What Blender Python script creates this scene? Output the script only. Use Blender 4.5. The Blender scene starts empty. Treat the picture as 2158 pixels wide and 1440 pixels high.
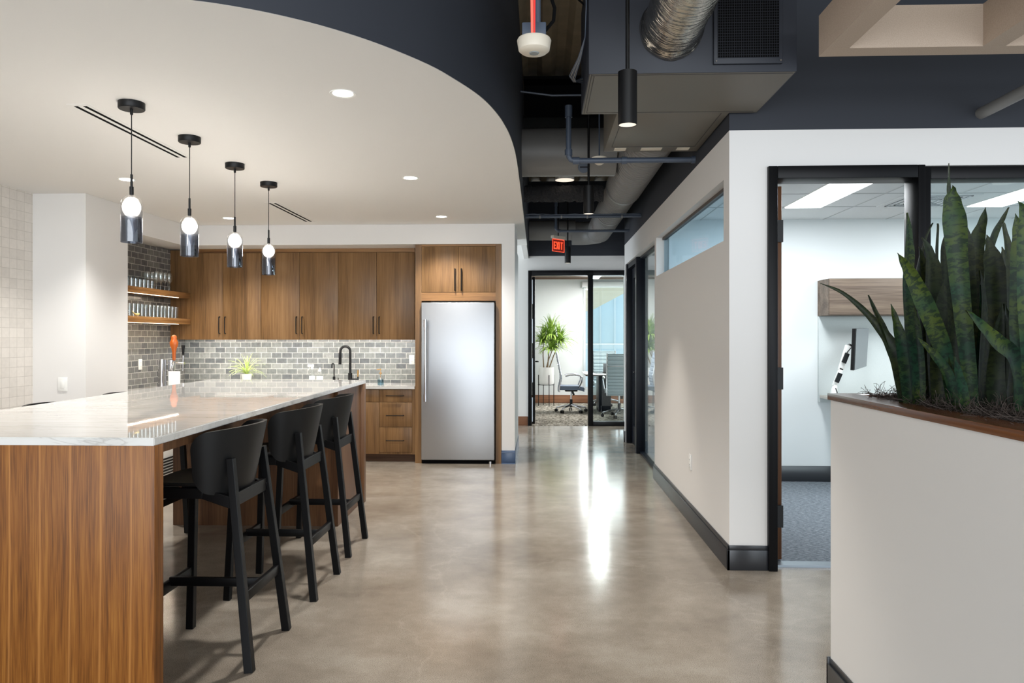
import bpy, bmesh, math, random
from mathutils import Vector, Matrix
random.seed(7)
S = bpy.context.scene
COL = S.collection
PI = math.pi
F, TH, HC = 1560.0, math.atan(59 / 1560.0), 1.44
CT, ST = math.cos(TH), math.sin(TH)

def at(px, py, Y):
    """point of the room at depth Y that the photograph shows at pixel (px, py)"""
    a, b = (px - 1079) / F, (712 - py) / F
    dx, dy = -ST + a * CT, CT + a * ST
    t = Y / dy
    return Vector((dx * t, Y, HC + b * t))

# ------------------------------------------------------------------ mesh builder
class MB:
    def __init__(s):
        s.bm = bmesh.new(); s.uv = None
    def _merge(s, b):
        m = {v: s.bm.verts.new(v.co) for v in b.verts}
        for f in b.faces:
            try: s.bm.faces.new([m[v] for v in f.verts])
            except ValueError: pass
        b.free()
    def _hexa(s, c, bev=0, seg=2):
        b = bmesh.new(); v = [b.verts.new(p) for p in c]
        for q in ((0,3,2,1),(4,5,6,7),(0,1,5,4),(1,2,6,5),(2,3,7,6),(3,0,4,7)):
            b.faces.new([v[i] for i in q])
        if bev > 0:
            bmesh.ops.bevel(b, geom=list(b.edges), offset=bev, segments=seg, affect='EDGES', profile=.5)
        s._merge(b); return s
    def box(s, x0, x1, y0, y1, z0, z1, bev=0, seg=2):
        return s._hexa([(x0,y0,z0),(x1,y0,z0),(x1,y1,z0),(x0,y1,z0),(x0,y0,z1),(x1,y0,z1),(x1,y1,z1),(x0,y1,z1)], bev, seg)
    def bar(s, p, q, w, h, w2=None, h2=None, side=None, bev=0):
        p, q = Vector(p), Vector(q); t = (q - p).normalized()
        if side is None:
            side = Vector((0,0,1)).cross(t)
            if side.length < 1e-3: side = Vector((1,0,0))
        side = Vector(side); side = (side - t * side.dot(t)).normalized(); up = t.cross(side).normalized()
        w2 = w if w2 is None else w2; h2 = h if h2 is None else h2
        c = []
        for o, a, b in ((p, w, h), (q, w2, h2)):
            for i, j in ((-1,-1),(1,-1),(1,1),(-1,1)):
                c.append(o + side * a * i / 2 + up * b * j / 2)
        return s._hexa(c, bev)
    def cyl(s, p, q, r, r2=None, n=24, cap=True):
        p, q = Vector(p), Vector(q); t = (q - p).normalized(); r2 = r if r2 is None else r2
        a = t.orthogonal().normalized(); b = t.cross(a)
        A = [s.bm.verts.new(p + (a*math.cos(2*PI*i/n) + b*math.sin(2*PI*i/n))*r) for i in range(n)]
        B = [s.bm.verts.new(q + (a*math.cos(2*PI*i/n) + b*math.sin(2*PI*i/n))*r2) for i in range(n)]
        for i in range(n): s.bm.faces.new([A[i], A[(i+1)%n], B[(i+1)%n], B[i]])
        if cap: s.bm.faces.new(A[::-1]); s.bm.faces.new(B)
        return s
    def tube(s, pts, r, n=8, cap=True):
        pts = [Vector(p) for p in pts]; N = len(pts)
        rr = r if isinstance(r, (list, tuple)) else [r]*N
        a = None; rings = []
        for i, p in enumerate(pts):
            t = (pts[min(i+1,N-1)] - pts[max(i-1,0)]).normalized()
            a = t.orthogonal().normalized() if a is None else (a - t*a.dot(t)).normalized()
            b = t.cross(a)
            rings.append([s.bm.verts.new(p + (a*math.cos(2*PI*k/n) + b*math.sin(2*PI*k/n))*rr[i]) for k in range(n)])
        for R, Q in zip(rings, rings[1:]):
            for k in range(n): s.bm.faces.new([R[k], R[(k+1)%n], Q[(k+1)%n], Q[k]])
        if cap: s.bm.faces.new(rings[0][::-1]); s.bm.faces.new(rings[-1])
        return s
    def lathe(s, prof, c=(0,0,0), n=32, axis='z'):
        rings = []
        for r, z in prof:
            if r < 1e-6:
                rings.append([s.bm.verts.new((c[0], c[1], c[2]+z))])
            else:
                rings.append([s.bm.verts.new((c[0]+r*math.cos(2*PI*k/n), c[1]+r*math.sin(2*PI*k/n), c[2]+z)) for k in range(n)])
        for R, Q in zip(rings, rings[1:]):
            if len(R) == 1 and len(Q) == 1: continue
            for k in range(n):
                if len(R) == 1: s.bm.faces.new([R[0], Q[(k+1)%n], Q[k]])
                elif len(Q) == 1: s.bm.faces.new([R[k], R[(k+1)%n], Q[0]])
                else: s.bm.faces.new([R[k], R[(k+1)%n], Q[(k+1)%n], Q[k]])
        return s
    def prism(s, poly, z0, z1):
        A = [s.bm.verts.new((x,y,z0)) for x,y in poly]; B = [s.bm.verts.new((x,y,z1)) for x,y in poly]; n = len(poly)
        for i in range(n): s.bm.faces.new([A[i], A[(i+1)%n], B[(i+1)%n], B[i]])
        s.bm.faces.new(A[::-1]); s.bm.faces.new(B); return s
    def grid(s, G, closed=False):
        V = [[s.bm.verts.new(p) for p in row] for row in G]
        for R, Q in zip(V, V[1:]):
            m = len(R)
            for k in range(m if closed else m-1): s.bm.faces.new([R[k], R[(k+1)%m], Q[(k+1)%m], Q[k]])
        return V

def tag(o, label, cat, group=None):
    o['label'] = label; o['category'] = cat
    if group: o['group'] = group
    return o
def wloc(o):
    v = Vector(o.location)
    while o.parent: o = o.parent; v += Vector(o.location)
    return v
def obj(name, mb, mat, parent=None, flat=False, label=None):
    me = bpy.data.meshes.new(name)
    if parent is not None: mb.bm.transform(Matrix.Translation(-wloc(parent)))
    bmesh.ops.recalc_face_normals(mb.bm, faces=list(mb.bm.faces))
    mb.bm.to_mesh(me); mb.bm.free()
    if not flat:
        me.polygons.foreach_set('use_smooth', [True]*len(me.polygons))
        me.set_sharp_from_angle(angle=math.radians(38))
    if mat: me.materials.append(mat)
    o = bpy.data.objects.new(name, me); COL.objects.link(o)
    if parent is not None: o.parent = parent
    if label: o['label'] = label
    return o
def solo(name, mb, mat, label, cat, group=None, flat=False):
    # a thing that is one mesh: origin at its base centre
    vs = [v.co for v in mb.bm.verts]
    c = Vector(((min(v.x for v in vs)+max(v.x for v in vs))/2, (min(v.y for v in vs)+max(v.y for v in vs))/2, min(v.z for v in vs)))
    mb.bm.transform(Matrix.Translation(-c))
    o = obj(name, mb, mat, None, flat); o.location = c
    return tag(o, label, cat, group)
def struct(name, mb, mat, parent=None):
    o = obj(name, mb, mat, parent)
    if parent is None: o['kind'] = 'structure'
    return o
def thing(name, loc, label, cat, group=None):
    o = bpy.data.objects.new(name, None); COL.objects.link(o); o.location = loc; o.empty_display_size = .1
    return tag(o, label, cat, group)
def sempty(name, loc=(0,0,0)):
    o = bpy.data.objects.new(name, None); COL.objects.link(o); o.location = loc; o['kind'] = 'structure'; o.empty_display_size = .1
    return o
def dup(root, loc, rotz=None, label=None, group=None, scale=None):
    def cp(o, par):
        c = o.copy(); COL.objects.link(c)
        if par is not None: c.parent = par
        for ch in list(o.children): cp(ch, c)
        return c
    r = cp(root, None); r.location = loc
    if rotz is not None: r.rotation_euler = (0,0,rotz)
    if label: r['label'] = label
    if group: r['group'] = group
    if scale: r.scale = scale
    return r

# ------------------------------------------------------------------ materials
def lin(c):
    return tuple(((v/255)/12.92 if v/255 <= .04045 else ((v/255+.055)/1.055)**2.4) for v in c) + (1,)
def mat(name, rgb, rough=.5, metal=0, spec=.5, emis=None, estr=0, coat=0, trans=0, ior=1.5):
    m = bpy.data.materials.new(name); m.use_nodes = True
    b = m.node_tree.nodes['Principled BSDF']
    b.inputs['Base Color'].default_value = lin(rgb)
    b.inputs['Roughness'].default_value = rough; b.inputs['Metallic'].default_value = metal
    b.inputs['Specular IOR Level'].default_value = spec; b.inputs['IOR'].default_value = ior
    b.inputs['Coat Weight'].default_value = coat; b.inputs['Transmission Weight'].default_value = trans
    if emis: b.inputs['Emission Color'].default_value = lin(emis); b.inputs['Emission Strength'].default_value = estr
    return m
def nt(m): return m.node_tree.nodes, m.node_tree.links, m.node_tree.nodes['Principled BSDF']
def N(nodes, typ, **kw):
    n = nodes.new(typ)
    for k, v in kw.items():
        if k in n.inputs: n.inputs[k].default_value = v
        else: setattr(n, k, v)
    return n
def ramp(nodes, stops):
    r = nodes.new('ShaderNodeValToRGB'); e = r.color_ramp.elements
    while len(e) < len(stops): e.new(.5)
    for i, (p, c) in enumerate(stops): e[i].position = p; e[i].color = lin(c)
    return r
def bumpy(m, scale, strength, dist=.002, stretch=None, rvar=0):
    n, l, b = nt(m)
    tc = N(n, 'ShaderNodeTexCoord'); src = tc.outputs['Object']
    if stretch:
        mp = N(n, 'ShaderNodeMapping'); mp.inputs['Scale'].default_value = stretch; l.new(src, mp.inputs[0]); src = mp.outputs[0]
    t = N(n, 'ShaderNodeTexNoise', Scale=scale, Detail=4.0); l.new(src, t.inputs['Vector'])
    bp = N(n, 'ShaderNodeBump', Strength=strength, Distance=dist); l.new(t.outputs[0], bp.inputs['Height']); l.new(bp.outputs[0], b.inputs['Normal'])
    return m
def noisecol(name, c1, c2, scale, rough=.6, stretch=None, detail=5., spec=.5, bump=0):
    m = mat(name, c1, rough, spec=spec); n, l, b = nt(m)
    tc = N(n, 'ShaderNodeTexCoord'); src = tc.outputs['Object']
    if stretch:
        mp = N(n, 'ShaderNodeMapping'); mp.inputs['Scale'].default_value = stretch; l.new(src, mp.inputs[0]); src = mp.outputs[0]
    t = N(n, 'ShaderNodeTexNoise', Scale=scale, Detail=detail); l.new(src, t.inputs['Vector'])
    r = ramp(n, [(.3, c1), (.7, c2)]); l.new(t.outputs[0], r.inputs[0]); l.new(r.outputs[0], b.inputs['Base Color'])
    if bump:
        bp = N(n, 'ShaderNodeBump', Strength=bump, Distance=.004); l.new(t.outputs[0], bp.inputs['Height']); l.new(bp.outputs[0], b.inputs['Normal'])
    return m
def wood(name, cd, cm, cl, axis='z', stripe=None, rough=.38, fine=140, stripe_col=None, wts=(.5,.22,.28)):
    """veneer: long grain along axis, fine pores, broad tone bands"""
    m = mat(name, cm, rough, spec=.3); n, l, b = nt(m)
    tc = N(n, 'ShaderNodeTexCoord'); oi = N(n, 'ShaderNodeObjectInfo')
    off = N(n, 'ShaderNodeVectorMath', operation='MULTIPLY_ADD')
    cmb = N(n, 'ShaderNodeCombineXYZ'); l.new(oi.outputs['Random'], cmb.inputs[0]); l.new(oi.outputs['Random'], cmb.inputs[1]); l.new(oi.outputs['Random'], cmb.inputs[2])
    l.new(cmb.outputs[0], off.inputs[0]); off.inputs[1].default_value = (17, 31, 9); l.new(tc.outputs['Object'], off.inputs[2])
    k = .03
    sc = {'z': (1,1,k), 'x': (k,1,1), 'y': (1,k,1)}[axis]
    mp = N(n, 'ShaderNodeMapping'); mp.inputs['Scale'].default_value = sc; l.new(off.outputs[0], mp.inputs[0])
    t1 = N(n, 'ShaderNodeTexNoise', Scale=8., Detail=3., Distortion=.4); l.new(mp.outputs[0], t1.inputs['Vector'])
    t2 = N(n, 'ShaderNodeTexNoise', Scale=float(fine), Detail=3.); l.new(mp.outputs[0], t2.inputs['Vector'])
    t3 = N(n, 'ShaderNodeTexNoise', Scale=46., Detail=2.); l.new(mp.outputs[0], t3.inputs['Vector'])
    w1, w3, w2 = wts
    a = N(n, 'ShaderNodeMath', operation='MULTIPLY'); l.new(t1.outputs[0], a.inputs[0]); a.inputs[1].default_value = w1
    a1 = N(n, 'ShaderNodeMath', operation='MULTIPLY_ADD'); l.new(t2.outputs[0], a1.inputs[0]); a1.inputs[1].default_value = w2; l.new(a.outputs[0], a1.inputs[2])
    a2 = N(n, 'ShaderNodeMath', operation='MULTIPLY_ADD'); l.new(t3.outputs[0], a2.inputs[0]); a2.inputs[1].default_value = w3; l.new(a1.outputs[0], a2.inputs[2])
    r = ramp(n, [(.38, cd), (.50, cm), (.62, cl)]); l.new(a2.outputs[0], r.inputs[0])
    out = r.outputs[0]
    if stripe:
        sx = N(n, 'ShaderNodeSeparateXYZ'); l.new(tc.outputs['Object'], sx.inputs[0])
        mp2 = N(n, 'ShaderNodeMapping'); mp2.inputs['Scale'].default_value = (.3,.3,1.6); l.new(tc.outputs['Object'], mp2.inputs[0])
        wob = N(n, 'ShaderNodeTexNoise', Scale=1.3, Detail=2.); l.new(mp2.outputs[0], wob.inputs['Vector'])
        ad = N(n, 'ShaderNodeMath', operation='MULTIPLY_ADD'); l.new(wob.outputs[0], ad.inputs[0]); ad.inputs[1].default_value = .03; l.new(sx.outputs[0], ad.inputs[2])
        ml = N(n, 'ShaderNodeMath', operation='MULTIPLY'); l.new(ad.outputs[0], ml.inputs[0]); ml.inputs[1].default_value = 1/stripe
        fr = N(n, 'ShaderNodeMath', operation='FRACT'); l.new(ml.outputs[0], fr.inputs[0])
        rr = ramp(n, [(0, (0,0,0)), (.45, (20,20,20)), (.5, (200,200,200)), (.55, (60,60,60)), (.66, (0,0,0))]); l.new(fr.outputs[0], rr.inputs[0])
        mx = N(n, 'ShaderNodeMix', data_type='RGBA'); l.new(rr.outputs[0], mx.inputs[0]); l.new(out, mx.inputs[6]); mx.inputs[7].default_value = lin(stripe_col); out = mx.outputs[2]
    l.new(out, b.inputs['Base Color'])
    bp = N(n, 'ShaderNodeBump', Strength=.06, Distance=.001); l.new(t2.outputs[0], bp.inputs['Height']); l.new(bp.outputs[0], b.inputs['Normal'])
    return m
def thin_glass(name, tint=(255,255,255), refl=1.0, rough=0.0, base=.0):
    m = bpy.data.materials.new(name); m.use_nodes = True; n, l = m.node_tree.nodes, m.node_tree.links
    n.remove(n['Principled BSDF']); out = n['Material Output']
    tr = N(n, 'ShaderNodeBsdfTransparent'); tr.inputs[0].default_value = lin(tint)
    gl = N(n, 'ShaderNodeBsdfGlossy'); gl.inputs['Roughness'].default_value = rough; gl.inputs[0].default_value = (1,1,1,1)
    fr = N(n, 'ShaderNodeFresnel', IOR=1.5); ge = N(n, 'ShaderNodeNewGeometry')
    io = N(n, 'ShaderNodeMath', operation='MULTIPLY_ADD'); l.new(ge.outputs['Backfacing'], io.inputs[0]); io.inputs[1].default_value = 1/1.5-1.5; io.inputs[2].default_value = 1.5; l.new(io.outputs[0], fr.inputs[0])
    mu = N(n, 'ShaderNodeMath', operation='MULTIPLY_ADD'); l.new(fr.outputs[0], mu.inputs[0]); mu.inputs[1].default_value = refl; mu.inputs[2].default_value = base; mu.use_clamp = True
    mx = N(n, 'ShaderNodeMixShader'); l.new(mu.outputs[0], mx.inputs[0]); l.new(tr.outputs[0], mx.inputs[1]); l.new(gl.outputs[0], mx.inputs[2]); l.new(mx.outputs[0], out.inputs[0])
    return m
def tile(name, plane, bw, rh, mortar, c1, c2, cm, offset=.5, rough=.2, bump=.5, nz=.8):
    m = mat(name, c1, rough); n, l, b = nt(m)
    tc = N(n, 'ShaderNodeTexCoord'); sx = N(n, 'ShaderNodeSeparateXYZ'); l.new(tc.outputs['Object'], sx.inputs[0])
    cb = N(n, 'ShaderNodeCombineXYZ'); l.new(sx.outputs[0 if plane == 'x' else 1], cb.inputs[0]); l.new(sx.outputs[2], cb.inputs[1])
    mp = N(n, 'ShaderNodeMapping'); mp.inputs['Location'].default_value = (.03, .022, 0); l.new(cb.outputs[0], mp.inputs[0])
    br = N(n, 'ShaderNodeTexBrick', Scale=1.0); l.new(mp.outputs[0], br.inputs['Vector'])
    br.inputs['Brick Width'].default_value = bw; br.inputs['Row Height'].default_value = rh; br.inputs['Mortar Size'].default_value = mortar
    br.inputs['Mortar Smooth'].default_value = .1
    br.inputs['Color1'].default_value = lin(c1); br.inputs['Color2'].default_value = lin(c2); br.inputs['Mortar'].default_value = lin(cm); br.offset = offset
    no = N(n, 'ShaderNodeTexNoise', Scale=26., Detail=6.); l.new(tc.outputs['Object'], no.inputs['Vector'])
    r = ramp(n, [(.3, (205,205,205)), (.75, (255,255,255))]); l.new(no.outputs[0], r.inputs[0])
    mx = N(n, 'ShaderNodeMix', data_type='RGBA', blend_type='MULTIPLY'); mx.inputs[0].default_value = nz; l.new(br.outputs[0], mx.inputs[6]); l.new(r.outputs[0], mx.inputs[7])
    l.new(mx.outputs[2], b.inputs['Base Color'])
    inv = N(n, 'ShaderNodeMath', operation='SUBTRACT'); inv.inputs[0].default_value = 1.0; l.new(br.outputs['Fac'], inv.inputs[1])
    ad = N(n, 'ShaderNodeMath', operation='MULTIPLY_ADD'); l.new(no.outputs[0], ad.inputs[0]); ad.inputs[1].default_value = .25; l.new(inv.outputs[0], ad.inputs[2])
    bp = N(n, 'ShaderNodeBump', Strength=bump, Distance=.002); l.new(ad.outputs[0], bp.inputs['Height']); l.new(bp.outputs[0], b.inputs['Normal'])
    rm = N(n, 'ShaderNodeMath', operation='MULTIPLY_ADD'); l.new(br.outputs['Fac'], rm.inputs[0]); rm.inputs[1].default_value = .5; rm.inputs[2].default_value = rough; l.new(rm.outputs[0], b.inputs['Roughness'])
    return m

M = {}
M['paint'] = bumpy(mat('paint_white', (228,226,223), .55, spec=.25), 260, .03)
M['paint_ceiling'] = mat('paint_ceiling', (236,234,230), .8, spec=.15)
M['paint_grey'] = mat('paint_pale_grey', (206,203,196), .6, spec=.25)
M['dark'] = mat('paint_charcoal', (52,54,60), .6, spec=.3)
M['dark_wall'] = mat('paint_charcoal_wall', (50,53,60), .6, spec=.3)
M['deck'] = noisecol('deck_brown', (112,100,80), (132,118,96), 6, .7)
M['black_metal'] = mat('black_metal', (11,11,12), .42, spec=.3)
M['frame'] = mat('frame_black', (7,8,11), .42, spec=.2)
M['navy_frame'] = mat('frame_navy', (9,14,24), .4, spec=.22)
M['base'] = mat('baseboard_charcoal', (44,46,50), .28, spec=.6)
M['base_blue'] = mat('baseboard_slate_blue', (62,84,116), .3, spec=.5)
M['white_plastic'] = mat('white_plastic', (238,238,234), .35)
M['cream_plastic'] = mat('cream_plastic', (214,205,188), .45)
M['ac'] = bumpy(mat('ac_paint_shaded', (40,43,51), .5, spec=.35), 60, .05)  # unit paint darkened: shade of the front put into the colour
M['ac_lit'] = bumpy(mat('ac_paint_lit', (104,99,90), .5, spec=.35), 60, .05)  # same unit paint lightened and warmed: floor bounce put into the colour
M['ac_dark'] = mat('ac_seam', (30,30,32), .6)
M['duct'] = mat('duct_grey', (128,127,125), .5, metal=.1)
M['pipe'] = mat('pipe_slate', (70,80,95), .45)
M['void'] = mat('void_black', (8,8,9), .9, spec=.1)
M['insul'] = bumpy(mat('insulation_dark', (40,40,42), .9), 60, 1.0, .02)
M['cab'] = wood('cabinet_walnut', (96,70,42), (124,92,58), (140,107,71), 'z')
M['cab_h'] = wood('cabinet_walnut_cross', (96,64,36), (138,100,60), (160,120,76), 'x')
M['cab_dark'] = wood('toe_kick_walnut', (52,36,26), (70,50,38), (86,62,46), 'x')
M['island'] = wood('island_veneer', (94,55,20), (128,78,31), (148,97,42), 'z', fine=230, wts=(.18,.40,.42), stripe=.1165, stripe_col=(186,128,68), rough=.42)
M['island_plain'] = wood('island_veneer_plain', (84,55,35), (108,75,49), (126,92,64), 'z', rough=.4)
M['shelf'] = wood('shelf_walnut', (110,74,40), (150,108,64), (172,130,82), 'y')
M['mwood'] = wood('overhead_walnut', (84,70,60), (112,97,84), (132,116,100), 'x', rough=.5)
M['cap'] = wood('cap_walnut', (70,40,22), (104,62,34), (124,78,44), 'y', rough=.22)
M['bwood'] = wood('baseboard_walnut', (96,62,44), (134,92,68), (156,112,84), 'x')
M['beamwood'] = wood('beam_brown', (84,68,56), (112,94,80), (130,112,96), 'x')
M['doorwood'] = wood('door_walnut', (70,44,28), (96,64,42), (112,78,52), 'z')
M['felt'] = noisecol('felt_tan', (180,162,146), (194,177,160), 220, .95, spec=.05, bump=.15)
M['seat'] = mat('stool_shell_black', (22,22,22), .45, spec=.28)
M['stool_leg'] = mat('stool_leg_black', (8,8,9), .4, spec=.2)
M['steel'] = mat('chrome', (205,205,208), .14, metal=1)
M['brass'] = mat('brass_brushed', (206,160,96), .3, metal=1)
M['glassware'] = thin_glass('glassware_clear', (250,252,252), 1.0, base=.07)
M['pane'] = thin_glass('window_pane', (243,249,249), 1.0)
M['pane_dim'] = thin_glass('clerestory_pane', (226,238,244), .12)
M['smoke'] = thin_glass('smoked_glass', (120,126,134), 1.4, base=.12)
M['smokegrad'] = thin_glass('pendant_smoke_fade', (120,120,124), .9, base=.03)
n, l = M['smokegrad'].node_tree.nodes, M['smokegrad'].node_tree.links
tc = N(n, 'ShaderNodeTexCoord'); sx = N(n, 'ShaderNodeSeparateXYZ'); l.new(tc.outputs['Object'], sx.inputs[0])
mr = N(n, 'ShaderNodeMapRange'); mr.inputs['From Min'].default_value = -.66; mr.inputs['From Max'].default_value = -.56; l.new(sx.outputs[2], mr.inputs[0])
rr = ramp(n, [(0, (196,199,206)), (1, (250,250,250))]); l.new(mr.outputs[0], rr.inputs[0])
l.new(rr.outputs[0], [x for x in n if x.type == 'BSDF_TRANSPARENT'][0].inputs[0])
M['clearglass'] = thin_glass('pendant_clear_glass', (232,232,232), .8, base=.0)
M['globe'] = mat('pendant_globe', (255,250,244), .4, emis=(255,246,235), estr=16)
M['led_down'] = mat('downlight_lens', (255,252,246), .4, emis=(255,246,232), estr=14)
M['led_panel'] = mat('troffer_lens', (255,255,255), .4, emis=(246,250,255), estr=5)
M['led_strip'] = mat('led_strip', (255,240,215), .4, emis=(255,230,200), estr=3)
M['can_in'] = mat('can_inner', (240,236,228), .4, emis=(255,240,220), estr=.55)
M['exit_red'] = mat('exit_red', (255,70,40), .4, emis=(255,84,50), estr=.75)
M['exit_face'] = mat('exit_face', (110,40,34), .3, emis=(200,50,30), estr=.10)
M['red'] = mat('red_strap', (232,40,34), .5, emis=None)
M['tackboard'] = noisecol('tackboard', (196,204,204), (212,218,217), 400, .95, spec=.05)
M['ceil_tile'] = mat('ceil_tile', (226,228,228), .9, spec=.05)
M['officewall'] = mat('paint_office', (226,230,230), .7, spec=.2)
M['greyline'] = mat('ceil_grid', (186,188,188), .5)
M['leather'] = mat('chair_pale_leather', (156,170,176), .4)
M['leather_blue'] = mat('chair_blue_grey', (96,110,128), .5)
M['ceramic'] = mat('ceramic_white', (232,232,228), .35)
M['soil'] = noisecol('potting_bark', (48,38,30), (90,74,60), 60, .95, bump=.8)
M['cane'] = noisecol('cane_brown', (120,100,76), (150,130,100), 60, .8)
M['amber'] = bumpy(mat('amber_resin', (172,84,20), .3, spec=.6), 60, .6, .004)
M['paper'] = mat('paper_white', (242,242,240), .6)
M['soap'] = thin_glass('soap_blue', (150,200,215), .8, base=.03)
M['screen'] = mat('screen_grey', (128,134,136), .25, spec=.6)
M['desk'] = mat('desk_top', (190,184,174), .4)
M['foil'] = bumpy(mat('foil', (200,194,182), .2, metal=1), 9, .9, .012, stretch=(1,5,1))
M['shade'] = mat('roller_shade', (228,230,230), .7)

# polished concrete
m = M['floor'] = mat('polished_concrete', (160,148,134), .14, spec=.55); n, l, b = nt(m)
tc = N(n, 'ShaderNodeTexCoord')
t1 = N(n, 'ShaderNodeTexNoise', Scale=1.5, Detail=12., Roughness=.70, Distortion=0.); mp = N(n, 'ShaderNodeMapping'); mp.inputs['Scale'].default_value = (1,1.15,1)
l.new(tc.outputs['Object'], mp.inputs[0]); l.new(mp.outputs[0], t1.inputs['Vector'])
r1 = ramp(n, [(.33, (140,130,118)), (.5, (159,149,136)), (.66, (177,169,157))]); l.new(t1.outputs[0], r1.inputs[0])
t2 = N(n, 'ShaderNodeTexNoise', Scale=330., Detail=2., Roughness=.6); l.new(tc.outputs['Object'], t2.inputs['Vector'])
r2 = ramp(n, [(.36, (128,120,110)), (.46, (232,229,225)), (.60, (255,255,255))]); l.new(t2.outputs[0], r2.inputs[0])
mx = N(n, 'ShaderNodeMix', data_type='RGBA', blend_type='MULTIPLY'); mx.inputs[0].default_value = .85; l.new(r1.outputs[0], mx.inputs[6]); l.new(r2.outputs[0], mx.inputs[7])
t3 = N(n, 'ShaderNodeTexVoronoi', Scale=.55, feature='DISTANCE_TO_EDGE'); 
dn = N(n, 'ShaderNodeTexNoise', Scale=2.2, Detail=5.); l.new(tc.outputs['Object'], dn.inputs['Vector'])
vm = N(n, 'ShaderNodeVectorMath', operation='MULTIPLY_ADD'); l.new(dn.outputs['Color'], vm.inputs[0]); vm.inputs[1].default_value = (.9,.9,0); l.new(tc.outputs['Object'], vm.inputs[2]); l.new(vm.outputs[0], t3.inputs['Vector'])
r3 = ramp(n, [(0, (90,90,90)), (.006, (30,30,30)), (.02, (0,0,0))]); l.new(t3.outputs[0], r3.inputs[0])
mx2 = N(n, 'ShaderNodeMix', data_type='RGBA'); l.new(r3.outputs[0], mx2.inputs[0]); l.new(mx.outputs[2], mx2.inputs[6]); mx2.inputs[7].default_value = lin((205,197,184))
l.new(mx2.outputs[2], b.inputs['Base Color'])
rr = N(n, 'ShaderNodeMapRange'); rr.inputs['To Min'].default_value = .12; rr.inputs['To Max'].default_value = .19; l.new(t1.outputs[0], rr.inputs[0]); l.new(rr.outputs[0], b.inputs['Roughness'])

# quartz counter
m = M['quartz'] = mat('quartz_white', (216,213,208), .02, spec=.42); n, l, b = nt(m)
tc = N(n, 'ShaderNodeTexCoord'); mp = N(n, 'ShaderNodeMapping'); mp.inputs['Scale'].default_value = (.35, 3.2, 3.2); mp.inputs['Rotation'].default_value = (0,0,.05)
l.new(tc.outputs['Object'], mp.inputs[0])
t1 = N(n, 'ShaderNodeTexNoise', Scale=2.4, Detail=7., Roughness=.6, Distortion=.5); l.new(mp.outputs[0], t1.inputs['Vector'])
r1 = ramp(n, [(.32, (190,187,182)), (.45, (210,208,203)), (.6, (217,215,211))]); l.new(t1.outputs[0], r1.inputs[0])
t2 = N(n, 'ShaderNodeTexNoise', Scale=3.4, Detail=6., Distortion=1.2); l.new(mp.outputs[0], t2.inputs['Vector'])
r2 = ramp(n, [(.485, (255,255,255)), (.5, (176,170,164)), (.515, (255,255,255))]); l.new(t2.outputs[0], r2.inputs[0])
mx = N(n, 'ShaderNodeMix', data_type='RGBA', blend_type='MULTIPLY'); mx.inputs[0].default_value = .4; l.new(r1.outputs[0], mx.inputs[6]); l.new(r2.outputs[0], mx.inputs[7]); l.new(mx.outputs[2], b.inputs['Base Color'])

# stainless door: brushed, slightly uneven
m = M['stainless'] = mat('stainless_brushed', (178,180,183), .40, metal=1); n, l, b = nt(m)
tc = N(n, 'ShaderNodeTexCoord'); mp = N(n, 'ShaderNodeMapping'); mp.inputs['Scale'].default_value = (1.2,1.2,160); l.new(tc.outputs['Object'], mp.inputs[0])
t1 = N(n, 'ShaderNodeTexNoise', Scale=3., Detail=3.); l.new(mp.outputs[0], t1.inputs['Vector'])
rr = N(n, 'ShaderNodeMapRange'); rr.inputs['To Min'].default_value = .36; rr.inputs['To Max'].default_value = .46; l.new(t1.outputs[0], rr.inputs[0]); l.new(rr.outputs[0], b.inputs['Roughness'])
t2 = N(n, 'ShaderNodeTexNoise', Scale=1.6, Detail=1.); l.new(tc.outputs['Object'], t2.inputs['Vector'])
bp = N(n, 'ShaderNodeBump', Strength=.25, Distance=.012); l.new(t2.outputs[0], bp.inputs['Height']); l.new(bp.outputs[0], b.inputs['Normal'])

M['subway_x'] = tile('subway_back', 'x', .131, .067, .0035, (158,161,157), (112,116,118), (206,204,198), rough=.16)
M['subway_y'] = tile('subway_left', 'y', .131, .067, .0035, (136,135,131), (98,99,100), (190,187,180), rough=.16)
M['mosaic'] = tile('mosaic_cream', 'y', .092, .086, .0022, (222,216,208), (212,206,198), (196,190,182), offset=0., rough=.4, bump=.2, nz=.2)

# carpets
m = M['carpet'] = mat('carpet_charcoal', (70,76,84), .95, spec=.05); n, l, b = nt(m)
tc = N(n, 'ShaderNodeTexCoord'); mp = N(n, 'ShaderNodeMapping'); mp.inputs['Rotation'].default_value = (0,0,.7); mp.inputs['Scale'].default_value = (14,90,1); l.new(tc.outputs['Object'], mp.inputs[0])
t1 = N(n, 'ShaderNodeTexNoise', Scale=2., Detail=5., Roughness=.8); l.new(mp.outputs[0], t1.inputs['Vector'])
r1 = ramp(n, [(.35, (66,72,80)), (.5, (116,124,132)), (.65, (176,184,190))]); l.new(t1.outputs[0], r1.inputs[0]); l.new(r1.outputs[0], b.inputs['Base Color'])
m = M['carpet2'] = mat('carpet_speckled', (120,114,104), .95, spec=.05); n, l, b = nt(m)
tc = N(n, 'ShaderNodeTexCoord'); t1 = N(n, 'ShaderNodeTexVoronoi', Scale=34.); l.new(tc.outputs['Object'], t1.inputs['Vector'])
r1 = ramp(n, [(.1, (78,74,68)), (.5, (136,130,118)), (.9, (198,192,180))]); l.new(t1.outputs['Color'], r1.inputs[0]); l.new(r1.outputs[0], b.inputs['Base Color'])

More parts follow.
